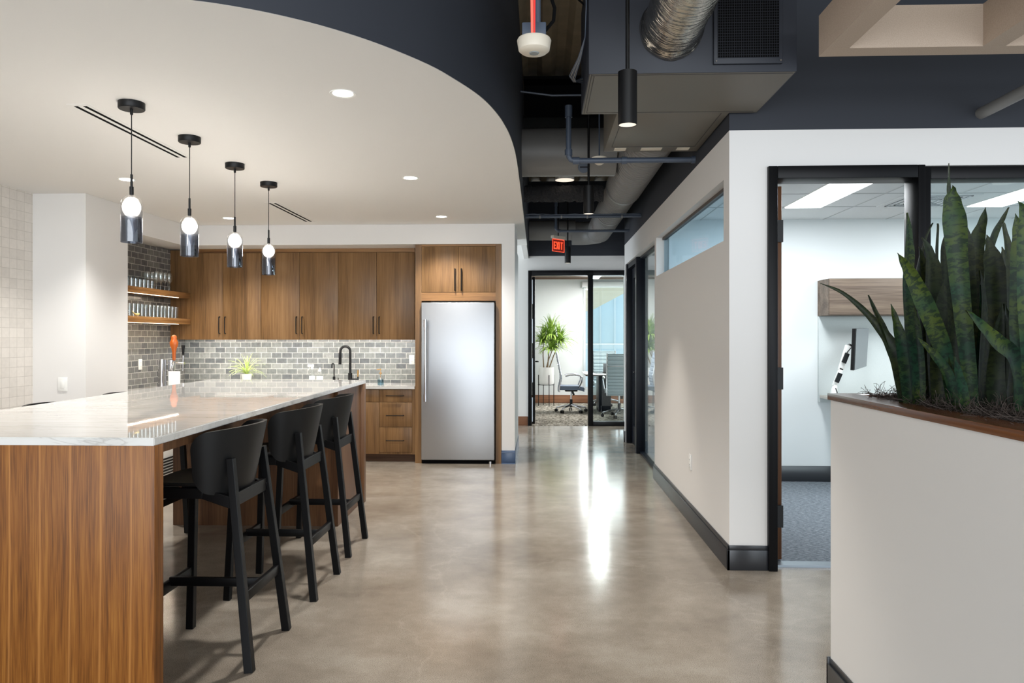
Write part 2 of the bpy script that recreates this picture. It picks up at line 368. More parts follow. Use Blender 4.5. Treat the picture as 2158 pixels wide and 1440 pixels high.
# leaves
def leafmat(name, c1, c2, band, scale=16, mix=.7):
    m = mat(name, c1, .5, spec=.22); n, l, b = nt(m)
    tc = N(n, 'ShaderNodeTexCoord'); oi = N(n, 'ShaderNodeObjectInfo'); 
    no = N(n, 'ShaderNodeTexNoise', Scale=7., Detail=3.); l.new(tc.outputs['Object'], no.inputs['Vector'])
    r = ramp(n, [(.4, c1), (.62, c2)]); l.new(no.outputs[0], r.inputs[0])
    mp = N(n, 'ShaderNodeMapping'); mp.inputs['Scale'].default_value = (2.2,scale*4.2,1); l.new(tc.outputs['UV'], mp.inputs[0])
    ofs = N(n, 'ShaderNodeVectorMath', operation='MULTIPLY_ADD'); l.new(oi.outputs['Random'], ofs.inputs[0]); ofs.inputs[1].default_value = (40,40,40); l.new(mp.outputs[0], ofs.inputs[2])
    wv = N(n, 'ShaderNodeTexNoise', Scale=1.0, Detail=3.5, Roughness=.6, Distortion=.5); l.new(ofs.outputs[0], wv.inputs['Vector'])
    r2 = ramp(n, [(.47, (0,0,0)), (.56, (255,255,255))]); l.new(wv.outputs[0], r2.inputs[0])
    ml = N(n, 'ShaderNodeMath', operation='MULTIPLY'); l.new(r2.outputs[0], ml.inputs[0]); ml.inputs[1].default_value = mix
    mx = N(n, 'ShaderNodeMix', data_type='RGBA'); l.new(ml.outputs[0], mx.inputs[0]); l.new(r.outputs[0], mx.inputs[6]); mx.inputs[7].default_value = lin(band)
    l.new(mx.outputs[2], b.inputs['Base Color'])
    return m
M['snake'] = leafmat('snake_leaf', (22,52,34), (58,70,23), (11,28,20), scale=16, mix=.8)
M['snake_dark'] = leafmat('snake_leaf_olive', (30,42,22), (45,49,20), (15,22,12), scale=16, mix=.75)
M['moss'] = mat('spanish_moss', (74,66,62), .9, spec=.1)
M['palm'] = noisecol('yucca_leaf', (104,140,44), (168,196,96), 20, .45)
M['spider'] = noisecol('spider_leaf', (150,184,70), (226,234,160), 30, .45)
M['facade'] = mat('facade_glass', (212,228,236), .3, spec=.5)
M['facade_w'] = mat('facade_mullion', (225,232,236), .5)
M['soffit_wood'] = wood('soffit_cedar', (232,200,156), (244,214,172), (250,226,190), 'x')

ZC = 2.743      # kitchen ceiling height
ZD = 4.0        # deck height
# ------------------------------------------------------------------ setting
struct('floor', MB().box(-7,6.2,-4,12.14,-.1,0), M['floor'])
# kitchen ceiling with the curved edge
curve = [(-1.9,2.72),(-1.62,2.74),(-1.355,2.806),(-1.187,2.875),(-1.035,2.965),(-.877,3.09),(-.711,3.265),(-.535,3.51),(-.43,3.72),(-.344,3.93),(-.29,4.11),(-.245,4.33),(-.215,4.55),(-.192,4.80),(-.176,5.15),(-.17,5.6),(-.17,6.2),(-.172,7.2),(-.178,9.0),(-.182,10.42)]
def smooth_curve(P, k=4):
    out = []
    for i in range(len(P)-1):
        p0, p1, p2, p3 = P[max(i-1,0)], P[i], P[i+1], P[min(i+2,len(P)-1)]
        for j in range(k):
            t = j/k
            out.append(tuple(.5*((2*p1[d]) + (-p0[d]+p2[d])*t + (2*p0[d]-5*p1[d]+4*p2[d]-p3[d])*t*t + (-p0[d]+3*p1[d]-3*p2[d]+p3[d])*t**3) for d in (0,1)))
    out.append(P[-1]); return out
curve = smooth_curve(curve)
struct('ceiling', MB().prism([(-6.5,2.72)] + curve + [(-6.5,10.42)], ZC, ZC+.1), M['paint_ceiling'])
# dark fascia rising from the curved edge
cv = [(-6.5,2.72)] + curve + [(-.182,12.14)]
fb = MB(); G = []
inner = []
for i, p in enumerate(cv):
    a, c = cv[max(i-1,0)], cv[min(i+1,len(cv)-1)]
    t = Vector((c[0]-a[0], c[1]-a[1])).normalized(); inner.append((p[0]-t.y*.06, p[1]+t.x*.06))
out_ = []
for i, p in enumerate(cv):
    a, c = cv[max(i-1,0)], cv[min(i+1,len(cv)-1)]
    t = Vector((c[0]-a[0], c[1]-a[1])).normalized(); out_.append((p[0]+t.y*.004, p[1]-t.x*.004))
G = [[(*p, ZC) for p in out_], [(*p, ZD) for p in out_], [(*p, ZD) for p in inner], [(*p, ZC+.12) for p in inner]]
fb.grid(G)
struct('wall_curved', fb, M['dark_wall'])
# bright plaster lip under the fascia where it runs past the kitchen ceiling
struct('trim_1', MB().box(-.262,-.187,10.42,12.14,ZC-.003,3.05), M['paint'])
# corrugated roof deck: ribs along Y
db = MB(); xs = -6.6; G0 = []; 
prof = []
x = -1.2
while x < 6.2:
    prof += [(x,ZD),(x+.05,ZD+.05),(x+.13,ZD+.05),(x+.18,ZD)]; x += .26
G0 = [[(px_,y,z_) for px_,z_ in prof] for y in (-4,14)]
db.grid(G0); db.box(-6.6,6.2,-4,12.3,ZD+.06,ZD+.12)
struct('ceiling_deck', db, M['deck'])
struct('ceiling_kitchen_back', MB().box(-6.5,-.24,10.42,14.,3.05,3.1), M['paint_ceiling'])
bm_ = thing('steel_beam', (0.5,7.3,3.5), 'black steel beam crossing the open ceiling above the corridor', 'beam')
obj('flange', MB().box(-.16,1.17,7.1,7.5,3.55,3.58).box(-.16,1.17,7.1,7.5,3.92,3.95), M['void'], bm_)
obj('web', MB().box(-.16,1.17,7.28,7.32,3.58,3.92), M['void'], bm_)

# kitchen walls
wl = MB()
wl.box(-4.78,-4.58,-1,6.52,0,ZC)
struct('wall_left', wl, M['mosaic'])
struct('wall_column', MB().box(-4.78,-4.09,6.52,7.2,0,ZC-.001), M['paint'])
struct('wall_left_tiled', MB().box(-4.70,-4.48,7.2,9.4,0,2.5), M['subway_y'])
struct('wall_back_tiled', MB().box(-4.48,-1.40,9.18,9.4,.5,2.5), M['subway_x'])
struct('wall_soffit', MB().box(-4.70,-4.09,7.2,8.44,2.5,ZC-.001).box(-4.70,-.288,8.44,9.4,2.512,ZC-.001), M['paint'])
struct('wall_fridge_side', MB().box(-.438,-.288,8.44,9.8,0,2.512).box(-6.5,-.3,9.4,9.8,0,ZC-.001), M['paint'])
struct('baseboard_kitchen', MB().box(-.44,-.281,8.424,8.44,0,.153,.003).box(-.288,-.281,8.44,9.8,0,.153,.001).box(-.44,-.281,8.418,8.43,.0,.012).box(-.44,-.281,8.42,8.43,.125,.14), M['base_blue'])

# corridor wall on the right
wr = MB(); X0, X1 = 1.174, 1.29
wr.box(X0,X1,4.642,7.637,0,2.06); wr.box(X0,X1,4.642,7.637,2.45,2.727)
wr.box(X0,X1,4.642,4.784,2.06,2.45); wr.box(X0,X1,7.53,7.637,2.06,2.45)
wr.box(X0,X1,7.637,10.25,2.445,2.727); wr.box(X0,1.50,10.25,10.34,0,2.727); wr.box(1.40,1.50,10.34,12.14,0,2.727)
wr.box(X1,1.407,4.642,4.76,0,2.727); wr.box(1.407,6.2,4.642,4.76,2.498,2.727)
struct('wall_right', wr, M['paint'])
struct('wall_right_upper', MB().box(X0,X1,4.642,10.34,2.727,ZD).box(X1,1.50,10.25,10.34,2.727,ZD).box(1.40,1.50,10.34,12.14,2.727,ZD).box(X1,6.2,4.642,4.76,2.727,ZD), M['dark_wall'])
bb = MB()
bb.box(X0-.016,X0,4.626,7.637,0,.125,.002).box(X0-.010,X0,4.632,7.637,.125,.152,.002).box(X0-.016,1.407,4.626,4.642,0,.125,.002).box(X0-.010,1.407,4.632,4.642,.125,.152,.002)
bb.box(X0-.016,X0,10.25,10.356,0,.152,.002).box(X0-.016,1.40,10.34,10.356,0,.152,.002)
struct('baseboard_right', bb, M['base'])

# far wall with the meeting room opening
fw = MB()
fw.box(-2.2,-.194,12.14,12.26,0,3.05); fw.box(-.194,1.40,12.14,12.26,2.538,2.779); fw.box(1.375,6.2,12.14,12.26,0,2.779)
struct('wall_far', fw, M['paint'])
struct('wall_far_upper', MB().box(-.182,6.2,12.13,12.26,2.779,ZD), M['dark_wall'])
struct('baseboard_far', MB().box(-2.2,-.2,12.125,12.14,0,.15,.002), M['bwood'])

# rooms right of the corridor
struct('floor_office', MB().box(1.29,6.2,4.79,7.46,.0,.012), M['carpet'])
struct('floor_side_room', MB().box(1.31,6.2,7.58,10.3,.0,.012).box(1.5,6.2,10.3,12.14,.0,.012), M['carpet'])
struct('wall_office_back', MB().box(1.29,6.2,7.46,7.58,0,2.727), M['officewall'])
struct('wall_office_right', MB().box(6.2,6.3,4.64,12.14,0,2.727), M['officewall'])
struct('ceiling_office', MB().box(1.29,6.2,4.76,7.46,2.616,2.70), M['ceil_tile'])
gl = MB()
for yy in (5.53,6.135,6.74): gl.box(1.29,6.2,yy-.008,yy+.008,2.612,2.616)
for xx in (1.6,2.2,2.81,3.42,4.03,4.64,5.25,5.86): gl.box(xx-.006,xx+.006,4.76,7.46,2.613,2.616)
struct('trim_2', gl, M['greyline'])
struct('ceiling_side_room', MB().box(1.29,6.2,7.58,10.3,2.616,2.70).box(1.5,6.2,10.3,12.14,2.616,2.70), M['ceil_tile'])
struct('baseboard_office', MB().box(1.29,6.2,7.445,7.46,.012,.165,.002), M['base'])
struct('trim_3', MB().box(1.49,2.31,4.70,4.79,.0,.014), mat('threshold_alu', (150,160,168), .35, metal=.8))

# office front: black frame, door leaf seen edge on, sidelight
d1 = sempty('door_1', (1.45,4.70,0))
obj('frame', MB().box(1.407,1.462,4.61,4.79,0,2.498,.004).box(1.462,2.309,4.61,4.79,2.42,2.498,.004).box(2.309,2.352,4.61,4.79,0,2.498,.004), M['frame'], d1)
leaf_ = obj('door_leaf', MB().box(1.500,1.546,4.80,5.66,.02,2.41,.003), M['doorwood'], d1)
for z in (.30,1.18,2.12): obj('hinge', MB().box(1.466,1.548,4.775,4.80,z-.07,z+.07).cyl((1.50,4.785,z-.07),(1.50,4.785,z+.07),.008), M['black_metal'], leaf_)
w1 = sempty('window_1', (3.2,4.70,0))
obj('frame', MB().box(2.352,2.395,4.63,4.77,0,2.49,.004).box(2.395,6.2,4.63,4.77,2.414,2.49,.004).box(2.395,6.2,4.63,4.77,0,.09,.004), M['frame'], w1)
obj('pane', MB().box(2.395,6.2,4.695,4.703,.09,2.414), M['pane'], w1)
# clerestory
w2 = sempty('window_2', (1.25,6.1,2.06))
obj('frame', MB().box(1.235,1.27,4.784,7.53,2.425,2.45).box(1.235,1.262,4.784,7.53,2.06,2.068), mat('clerestory_frame', (70,60,54), .5), w2)
obj('pane', MB().box(1.252,1.258,4.784,7.53,2.068,2.425), M['pane_dim'], w2)
# glazed front of the next room
w3 = sempty('window_3', (1.27,8.4,0))
obj('frame', MB().box(1.24,1.30,7.637,9.26,.0,.028).box(1.24,1.30,7.637,9.26,2.42,2.445).box(1.195,1.305,9.24,9.29,0,2.445,.003), M['navy_frame'], w3)
obj('pane', MB().box(1.266,1.272,7.637,9.24,.028,2.42), M['pane'], w3)
d2 = sempty('door_2', (1.27,9.8,0))
obj('frame', MB().box(1.195,1.305,9.29,9.36,0,2.445,.003).box(1.185,1.305,10.17,10.25,0,2.445,.003).box(1.2,1.3,9.36,10.17,2.38,2.445), M['navy_frame'], d2)
dl = obj('door_leaf', MB().box(1.255,1.295,9.365,9.48,.01,2.375).box(1.255,1.295,10.05,10.165,.01,2.375).box(1.255,1.295,9.48,10.05,2.24,2.375).box(1.255,1.295,9.48,10.05,.01,.26), M['navy_frame'], d2)
obj('pane', MB().box(1.272,1.278,9.48,10.05,.26,2.24), M['pane'], dl)
obj('handle', MB().tube([(1.255,9.43,1.0),(1.21,9.43,1.0),(1.20,9.44,1.0),(1.20,9.54,1.0)], .01), M['black_metal'], dl)

# meeting room opening
d3 = sempty('door_3', (.3,12.2,0))
obj('frame', MB().box(-.194,-.135,12.09,12.27,0,2.538,.003).box(-.135,.866,12.09,12.27,2.46,2.538,.003).box(.787,.865,12.09,12.27,0,2.46,.003), M['frame'], d3)
dl = obj('door_leaf', MB().box(-.13,-.085,12.30,13.2,.01,2.45,.003), M['frame'], d3)
for z in (.25,.9,1.55,2.2): obj('hinge', MB().box(-.135,-.118,12.265,12.30,z-.2,z+.2), mat('hinge_steel', (150,155,160), .3, metal=1), dl)
obj('handle', MB().cyl((-.09,13.05,1.02),(-.04,13.05,1.02),.012).tube([(-.04,13.05,1.02),(-.03,13.04,1.02),(-.03,12.93,1.02)], .009), M['black_metal'], dl)
w4 = sempty('window_4', (1.1,12.2,0))
obj('frame', MB().box(.865,1.40,12.10,12.26,0,.07,.003).box(.865,1.40,12.10,12.26,2.46,2.538,.003), M['frame'], w4)
obj('pane', MB().box(.865,1.375,12.18,12.186,.07,2.46), M['pane'], w4)

# meeting room shell
struct('floor_meeting_room', MB().box(-.9,4.6,12.14,16.3,-.1,.006), M['carpet2'])
wm = MB(); wm.box(-.9,.95,16.3,16.45,0,2.9); wm.box(.95,4.6,16.3,16.45,0,.32); wm.box(.95,4.6,16.3,16.45,2.62,2.9)
wm.box(-1.0,-.9,12.26,16.45,0,2.9)
struct('wall_meeting_back', wm, M['officewall'])
struct('wall_meeting_right', MB().box(4.6,4.7,12.26,16.45,0,2.9), M['officewall'])
struct('ceiling_meeting_room', MB().box(-.9,4.6,12.26,16.3,2.88,2.95), M['paint_ceiling'])
struct('baseboard_meeting', MB().box(-.9,4.6,16.28,16.3,.006,.18,.003), M['bwood'])
w5 = sempty('window_5', (2.6,16.35,.3))
obj('frame', MB().box(.95,1.0,16.28,16.42,.32,2.62).box(1.0,4.6,16.33,16.38,.32,.36).box(1.0,4.6,16.33,16.38,1.29,1.31), mat('win_alu', (206,212,214), .4), w5)
obj('pane', MB().box(1.0,4.6,16.352,16.358,.36,2.6), M['pane'], w5)
for i, xx in enumerate((2.9,)): obj('mullion', MB().box(xx,xx+.03,16.34,16.38,.36,2.6), mat('win_alu%d'%i, (226,230,232), .4), w5)
rs = thing('roller_shade', (1.9,16.2,2.53), 'white roller shade box above the meeting room window', 'blind')
obj('cassette', MB().box(.93,4.5,16.16,16.29,2.54,2.655,.004), M['shade'], rs)
obj('end_cap', MB().box(.915,.93,16.155,16.29,2.535,2.66), M['greyline'], rs)
for i, yy in enumerate((12.7,13.35,14.0,14.65,15.3,15.95)):
    tag(obj('ceiling_beam', MB().box(-.89,4.59,yy,yy+.1,2.70,2.87), M['beamwood']), ['brown wood ceiling beam nearest the glass front of the meeting room','brown wood ceiling beam second from the meeting room glass front','brown wood ceiling beam third from the meeting room glass front','brown wood ceiling beam fourth from the meeting room glass front','brown wood ceiling beam second from the meeting room window','brown wood ceiling beam nearest the meeting room window'][i], 'beam', 'ceiling beams of the meeting room')
# outside
bd = thing('office_tower', (3,36,-3), 'pale blue glass building seen through the meeting room window', 'building')
fc = obj('facade', MB().box(-4,16,36,38,-3,12), M['facade'], bd)
for xx in (2.88,3.58): obj('mullion', MB().box(xx,xx+.08,35.9,36,-3,12), M['facade_w'], fc)
obj('spandrel', MB().box(-4,16,35.95,36,.9,1.15), M['facade_w'], fc)
obj('soffit', MB().box(-4,2.42,17.2,35.8,2.72,2.9), M['soffit_wood'], bd)
# ------------------------------------------------------------------ kitchen cabinets
def pull(mb, p, q, out, r=.005):
    p, q, out = Vector(p), Vector(q), Vector(out)
    d = (q-p).normalized()*.012
    mb.tube([p, p+out*.85, p+out+d*.3, q+out-d*.3, q+out*.85, q], r, 8)
    return mb
YU = 8.80
doors = [389,469.5,550,631.5,712.6,793.7,874]
def pxX(px, Y): return at(px, 700, Y).x
zt, zb = 2.465, 1.418
for c in range(3):
    xa, xm, xb = [pxX(doors[2*c+k], YU) for k in range(3)]
    lab = ['walnut wall cabinet at the left end beside the open shelves', 'middle walnut wall cabinet over the spider plant and spray bottle', 'walnut wall cabinet at the right end above the tall black tap'][c]
    cb = thing('wall_cabinet', ((xa+xb)/2, 9.0, zb), lab, 'cabinet', 'walnut wall cabinets')
    obj('body', MB().box(xa+.001,xb-.001,YU+.02,9.178,zb+.035,zt).box(xa+.001,xa+.018,YU+.02,9.178,zb,zb+.035).box(xb-.018,xb-.001,YU+.02,9.178,zb,zb+.035), M['cab'], cb)
    for k, (a, b2) in enumerate(((xa,xm),(xm,xb))):
        d = obj('door', MB().box(a+.002,b2-.002,YU,YU+.02,zb-.002,zt-.002,.001), M['cab'], cb)
        hx = b2-.035 if k == 0 else a+.035
        obj('handle', pull(MB(), (hx,YU,1.49),(hx,YU,1.69),(0,-.032,0), .006), M['black_metal'], d)
solo('filler_panel', MB().box(-4.478,pxX(389,YU)-.001,YU+.012,YU+.03,zb,2.499), M['cab'], 'walnut filler panel between tiled wall and first wall cabinet', 'panel')
solo('crown_trim', MB().box(pxX(389,YU),pxX(874,YU),YU-.002,YU+.3,zt+.002,2.511), M['cab_h'], 'walnut filler strip above the wall cabinets', 'trim')
# floating shelves with under-shelf light
for zz, lab in ((1.977,'upper walnut floating shelf holding wine glasses'), (1.666,'lower walnut floating shelf packed with pint glasses')):
    sh = thing('floating_shelf', (-4.35,7.9,zz-.065), lab, 'shelf', 'floating shelves on the tiled wall')
    obj('board', MB().box(-4.479,-4.225,7.22,YU+.010,zz-.065,zz,.002), M['shelf'], sh)
    obj('light_strip', MB().box(-4.262,-4.245,7.25,8.55,zz-.069,zz-.065), M['led_strip'], sh)
# base cabinets
YB = 8.50
bc = thing('base_cabinet', (-2.4,8.85,0), 'walnut base cabinet run under the back counter with three drawers at right', 'cabinet')
xr_ = pxX(875,YB)
obj('body', MB().box(-3.86,xr_-.001,YB+.02,9.17,.09,.846), M['cab'], bc)
obj('toe_kick', MB().box(-3.86,xr_-.001,YB+.075,YB+.09,0,.09), M['cab_dark'], bc)
def zY(py): return at(0,py,YB).z + 0
x1, x2, x3 = pxX(799,YB), pxX(868.5,YB), pxX(752,YB)
def zz_(py): return HC - (py-712)/ (F/YB)
for a, b2 in ((822,849),(849,901.5),(901.5,955)):
    d = obj('drawer', MB().box(x1+.002,x2-.002,YB,YB+.02,zz_(b2)+.002,zz_(a)-.002,.001), M['cab_h' if False else 'cab'], bc)
    zc = zz_({822:835,849:877,901.5:930}[a])
    obj('handle', pull(MB(), (pxX(815,YB),YB,zc),(pxX(851,YB),YB,zc),(0,-.032,0), .005), M['black_metal'], d)
xs = x1; k = 0
for wdt in (.46,.46,.46,.46):
    obj('door', MB().box(xs-wdt+.002,xs-.002,YB,YB+.02,.095,zz_(849)-.002,.001), M['cab'], bc)
    obj('false_front', MB().box(xs-wdt+.002,xs-.002,YB,YB+.02,zz_(849)+.002,zz_(822)-.002,.001), M['cab'], bc)
    xs -= wdt
obj('end_stile', MB().box(x2,xr_-.001,YB+.004,YB+.02,.09,.846), M['cab'], bc)
ct = MB().prism([(-4.479,7.22),(-3.83,7.22),(-3.83,8.47),(xr_-.002,8.47),(xr_-.002,9.178),(-4.479,9.178)], .848, .878)
solo('back_counter', ct, M['quartz'], 'white quartz counter along the tiled back wall', 'counter')
lb = thing('side_cabinet', (-4.1,8.2,0), 'walnut base cabinet below the tap tower', 'cabinet')
obj('body', MB().box(-4.478,-3.88,7.80,9.17,.09,.846), M['cab'], lb)
kg = thing('beverage_cooler', (-4.1,7.5,0), 'pale undercounter cooler with louvred grille, seen beneath the island', 'appliance')
obj('cabinet', MB().box(-4.45,-3.87,7.25,7.78,.0,.84,.004), M['white_plastic'], kg)
gr = MB()
for i in range(6): gr.box(-3.868,-3.86,7.27,7.74,.03+.03*i,.045+.03*i)
obj('grille', gr, M['black_metal'], kg)

# fridge surround + cabinet over fridge
YF = 8.45
sx = [pxX(p,YF) for p in (875,888.5,966,1044.5,1056.5)]
fs = thing('fridge_surround', ((sx[0]+sx[4])/2,8.8,0), 'tall walnut surround with two-door cabinet above the refrigerator', 'cabinet')
obj('side_panel', MB().box(sx[0],sx[1],YF,9.17,0,2.511), M['cab'], fs)
obj('side_panel', MB().box(sx[3],sx[4]-.001,YF,9.17,0,2.511), M['cab'], fs)
obj('top_rail', MB().box(sx[1],sx[3],YF,YF+.03,2.487,2.511), M['cab_h'], fs)
obj('rail', MB().box(sx[1],sx[3],YF,YF+.03,1.862,1.958), M['cab_h'], fs)
obj('body', MB().box(sx[1],sx[3],YF+.03,9.17,1.93,2.5), M['cab'], fs)
for k in (0,1):
    a, b2 = sx[1+k], sx[2+k]
    d = obj('door', MB().box(a+.002,b2-.002,YF-.002,YF+.02,1.962,2.484,.001), M['cab'], fs)
    hx = b2-.037 if k == 0 else a+.037
    obj('handle', pull(MB(), (hx,YF,1.98),(hx,YF,2.225),(0,-.032,0), .007), M['black_metal'], d)
fr = thing('refrigerator', (-.945,8.75,0), 'tall stainless steel refrigerator with a long bar handle', 'refrigerator')
fx0, fx1 = pxX(887.5,8.40), pxX(1042,8.40)
obj('cabinet', MB().box(fx0+.012,fx1-.006,8.46,9.1,.02,1.85), M['black_metal'], fr)
dr = obj('door', MB().box(fx0,fx1,8.40,8.455,.045,1.842,.008,3), M['stainless'], fr)
hx = pxX(897,8.35)
hb = MB().cyl((hx,8.335,.765),(hx,8.335,1.625),.0155,n=20)
obj('handle', hb, M['steel'], dr)
for z in (.755,1.60): obj('handle_mount', MB().cyl((hx,8.335,z-.04),(hx,8.335,z+.045),.020,n=20).box(hx-.014,hx+.014,8.335,8.40,z-.02,z+.025,.003), M['steel'], dr)
obj('toe_grille', MB().box(fx0+.01,fx1-.01,8.43,8.47,.0,.042), M['void'], fr)
obj('foot', MB().cyl((fx1-.05,8.425,0),(fx1-.05,8.425,.03),.018,n=12), M['steel'], fr)

# outlets and switches
def outlet(name, c, ux, nrm, w, h, label, cat='outlet'):
    c, ux, nrm = Vector(c), Vector(ux), Vector(nrm); t = thing(name, c, label, cat)
    b = MB().bar(c, c+nrm*.007, w, h, side=ux, bev=.0015); obj('plate', b, M['white_plastic'], t)
    for dz in ((-.02,.02) if name == 'power_outlet' else (0,)):
        q = c+nrm*.007+Vector((0,0,dz))
        obj('socket' if name == 'power_outlet' else 'rocker', MB().bar(q, q+nrm*.003, w*.42, h*(.24 if name == 'power_outlet' else .55), side=ux, bev=.001), M['white_plastic'], t)
        if name == 'power_outlet': obj('slot', MB().bar(q+ux*.006+nrm*.0031, q+ux*.006+nrm*.0036, .002, .009, side=ux).bar(q-ux*.006+nrm*.0031, q-ux*.006+nrm*.0036, .002, .009, side=ux), M['ac_dark'], t)
    return t
outlet('power_outlet', (pxX(868,9.18),9.179,1.165), (1,0,0), (0,-1,0), .065, .115, 'white power outlet on the tiles beside the fridge surround')
outlet('power_outlet', (-4.479,8.13,1.14), (0,1,0), (1,0,0), .075, .12, 'white power outlet on the tiled wall behind the tap tower')
outlet('light_switch', (-4.30,6.519,1.02), (1,0,0), (0,-1,0), .085, .125, 'white light switch on the column left of the kitchen', 'switch')
outlet('power_outlet', (1.173,5.82,.47), (0,-1,0), (-1,0,0), .075, .12, 'white power outlet low on the corridor wall')

# ------------------------------------------------------------------ island
isl = thing('island', (-2.15,4.6,0), 'long walnut veneer kitchen island with end slab and open knee space', 'island')
def ixr(y): return -1.434 - .103*(y-2.705)/3.78
def ixl(y): return -2.73 - .216*(y-2.70)/3.75
obj('end_panel', MB().box(-2.76,-1.434,2.703,2.77,0,1.037,.002), M['island'], isl)
obj('end_panel', MB().box(-2.93,-1.532,6.39,6.46,0,1.037,.002), M['island_plain'], isl)
obj('pedestal', MB().prism([(-2.82,5.59),(-1.54,5.59),(-1.56,6.39),(-2.84,6.39)], 0, 1.037), M['island_plain'], isl)
ap = MB()
ap.bar((ixr(2.77)-.075,2.77,1.011),(ixr(5.59)-.075,5.59,1.011),.03,.052)
ap.bar((ixl(2.77)+.09,2.77,1.011),(ixl(5.59)+.09,5.59,1.011),.03,.052)
obj('apron', ap, M['island_plain'], isl)
b0 = bmesh.new(); pl = [(ixl(2.70),2.70),(-1.434,2.70),(-1.537,6.485),(-2.946,6.453+.03)]
cm = MB().prism(pl, 1.037, 1.067)
bmesh.ops.bevel(cm.bm, geom=list(cm.bm.edges), offset=.003, segments=2, affect='EDGES')
solo('island_countertop', cm, M['quartz'], 'white veined quartz top of the long kitchen island', 'countertop')

# ------------------------------------------------------------------ bar stools
def make_stool():
    # local frame: back of stool at +X, origin on the floor between the feet
    t = thing('bar_stool', (0,0,0), 'x', 'stool')
    rings = []
    # seat pad: rounded plan, dished
    def plan(u, v):
        # superellipse plan
        return u, v
    seat = MB(); n = 36; prof = [(0,.790),(.5,.788),(.85,.794),(1.0,.806),(1.02,.800),(.99,.790),(.8,.787),(0,.786)]
    G = []
    for k, (rr_, z) in enumerate(prof):
        row = []
        for i in range(n):
            a = 2*PI*i/n; ca, sa = math.cos(a), math.sin(a)
            e = .62
            x_ = .175*math.copysign(abs(ca)**e, ca)*rr_ - .075; y_ = (.205 if ca < .2 else .205-.03*(ca-.2))*math.copysign(abs(sa)**e, sa)*rr_
            row.append((x_, y_, z + (.012 if rr_ > .9 and ca > .3 else 0)))
        G.append(row)
    V = seat.grid(G, closed=True)
    bmesh.ops.remove_doubles(seat.bm, verts=seat.bm.verts, dist=1e-5)
    obj('seat', seat, M['seat'], t)
    # curved shell backrest
    def shellpt(a, w, off):   # a angle -1..1, w 0 bottom..1 top
        ang = a*PI*.5
        A = .165 + .075*w + off; B = .215 + .058*w + off
        sc_ = abs(a)
        ztop = 1.050 - .026*sc_**2; zbot = .735 + .035*sc_**2
        # rounded ends
        e = max(0, (sc_-.80)/.20)
        cut = .07*(1-math.sqrt(max(0,1-e*e)))
        z = zbot+cut + (ztop-cut-zbot-cut)*w
        ww = (z-.722)/.34
        A = .152 + .068*ww + off; B = .214 + .058*ww + off
        return Vector((A*math.cos(ang)**.9 if math.cos(ang) > 0 else 0, B*math.sin(ang), z)) + Vector((-.025,0,0))
    na, nw = 40, 8
    aa = [math.copysign(1-(1-abs(-1+2*i/na))**1.7, -1+2*i/na) for i in range(na+1)]
    Gout = [[shellpt(aa[i], j/nw, .0) for j in range(nw+1)] for i in range(na+1)]
    Gin = [[shellpt(aa[i], j/nw, -.018) for j in range(nw+1)] for i in range(na+1)]
    sh = MB()
    G = [go + gi[::-1] for go, gi in zip(Gout, Gin)]
    V = sh.grid(G, closed=True)
    sh.bm.faces.new(V[0][::-1]); sh.bm.faces.new(V[-1])
    obj('backrest', sh, M['seat'], t)
    for s in (-1, 1):
        obj('leg', MB().bar((.226,s*.232,0),(.122,s*.183,.912),.038,.038,.032,.032,side=(0,1,0),bev=.002), M['stool_leg'], t, flat=True)
        obj('leg', MB().bar((-.255,s*.232,0),(-.225,s*.205,.775),.036,.036,.034,.034,side=(0,1,0),bev=.002), M['stool_leg'], t, flat=True)
    sf = MB()
    for s in (-1, 1): sf.bar((-.225,s*.200,.763),(.0,s*.182,.757),.026,.048,.026,.044,bev=.002).bar((.0,s*.182,.757),(.145,s*.180,.712),.026,.044,.026,.052,bev=.002)
    sf.bar((-.225,-.20,.763),(-.225,.20,.763),.026,.046,bev=.002); sf.bar((.137,-.185,.730),(.137,.185,.730),.022,.058,bev=.002)
    sf.bar((-.05,-.19,.768),(-.05,.19,.768),.09,.03)
    obj('seat_frame', sf, M['stool_leg'], t, flat=True)
    obj('stretcher', MB().bar((-.242,0,.31),(.190,0,.31),.022,.040,bev=.003), M['stool_leg'], t)
    obj('rear_rail', MB().bar((.190,-.215,.31),(.190,.215,.31),.022,.045,bev=.003), M['stool_leg'], t)
    obj('footrest', MB().bar((-.243,-.215,.29),(-.243,.215,.29),.022,.05,bev=.003), M['stool_leg'], t)
    return t
G_ST = 'bar stools around the island'
st = make_stool(); st.location = (-1.475,3.375,0); tag(st, 'black curved-back bar stool on the near right side, closest to the island end slab', 'stool', G_ST)
dup(st, (-1.46,4.235,0), None, 'middle black bar stool of the three on the corridor side', G_ST)
dup(st, (-1.48,5.04,0), None, 'black bar stool on the corridor side nearest the fridge', G_ST)
dup(st, (-2.82,4.30,0), PI, 'black bar stool across the island, its back rim showing at the left frame edge', G_ST)
dup(st, (-2.86,5.15,0), PI, 'black bar stool across the island, its rim showing beside the column', G_ST)

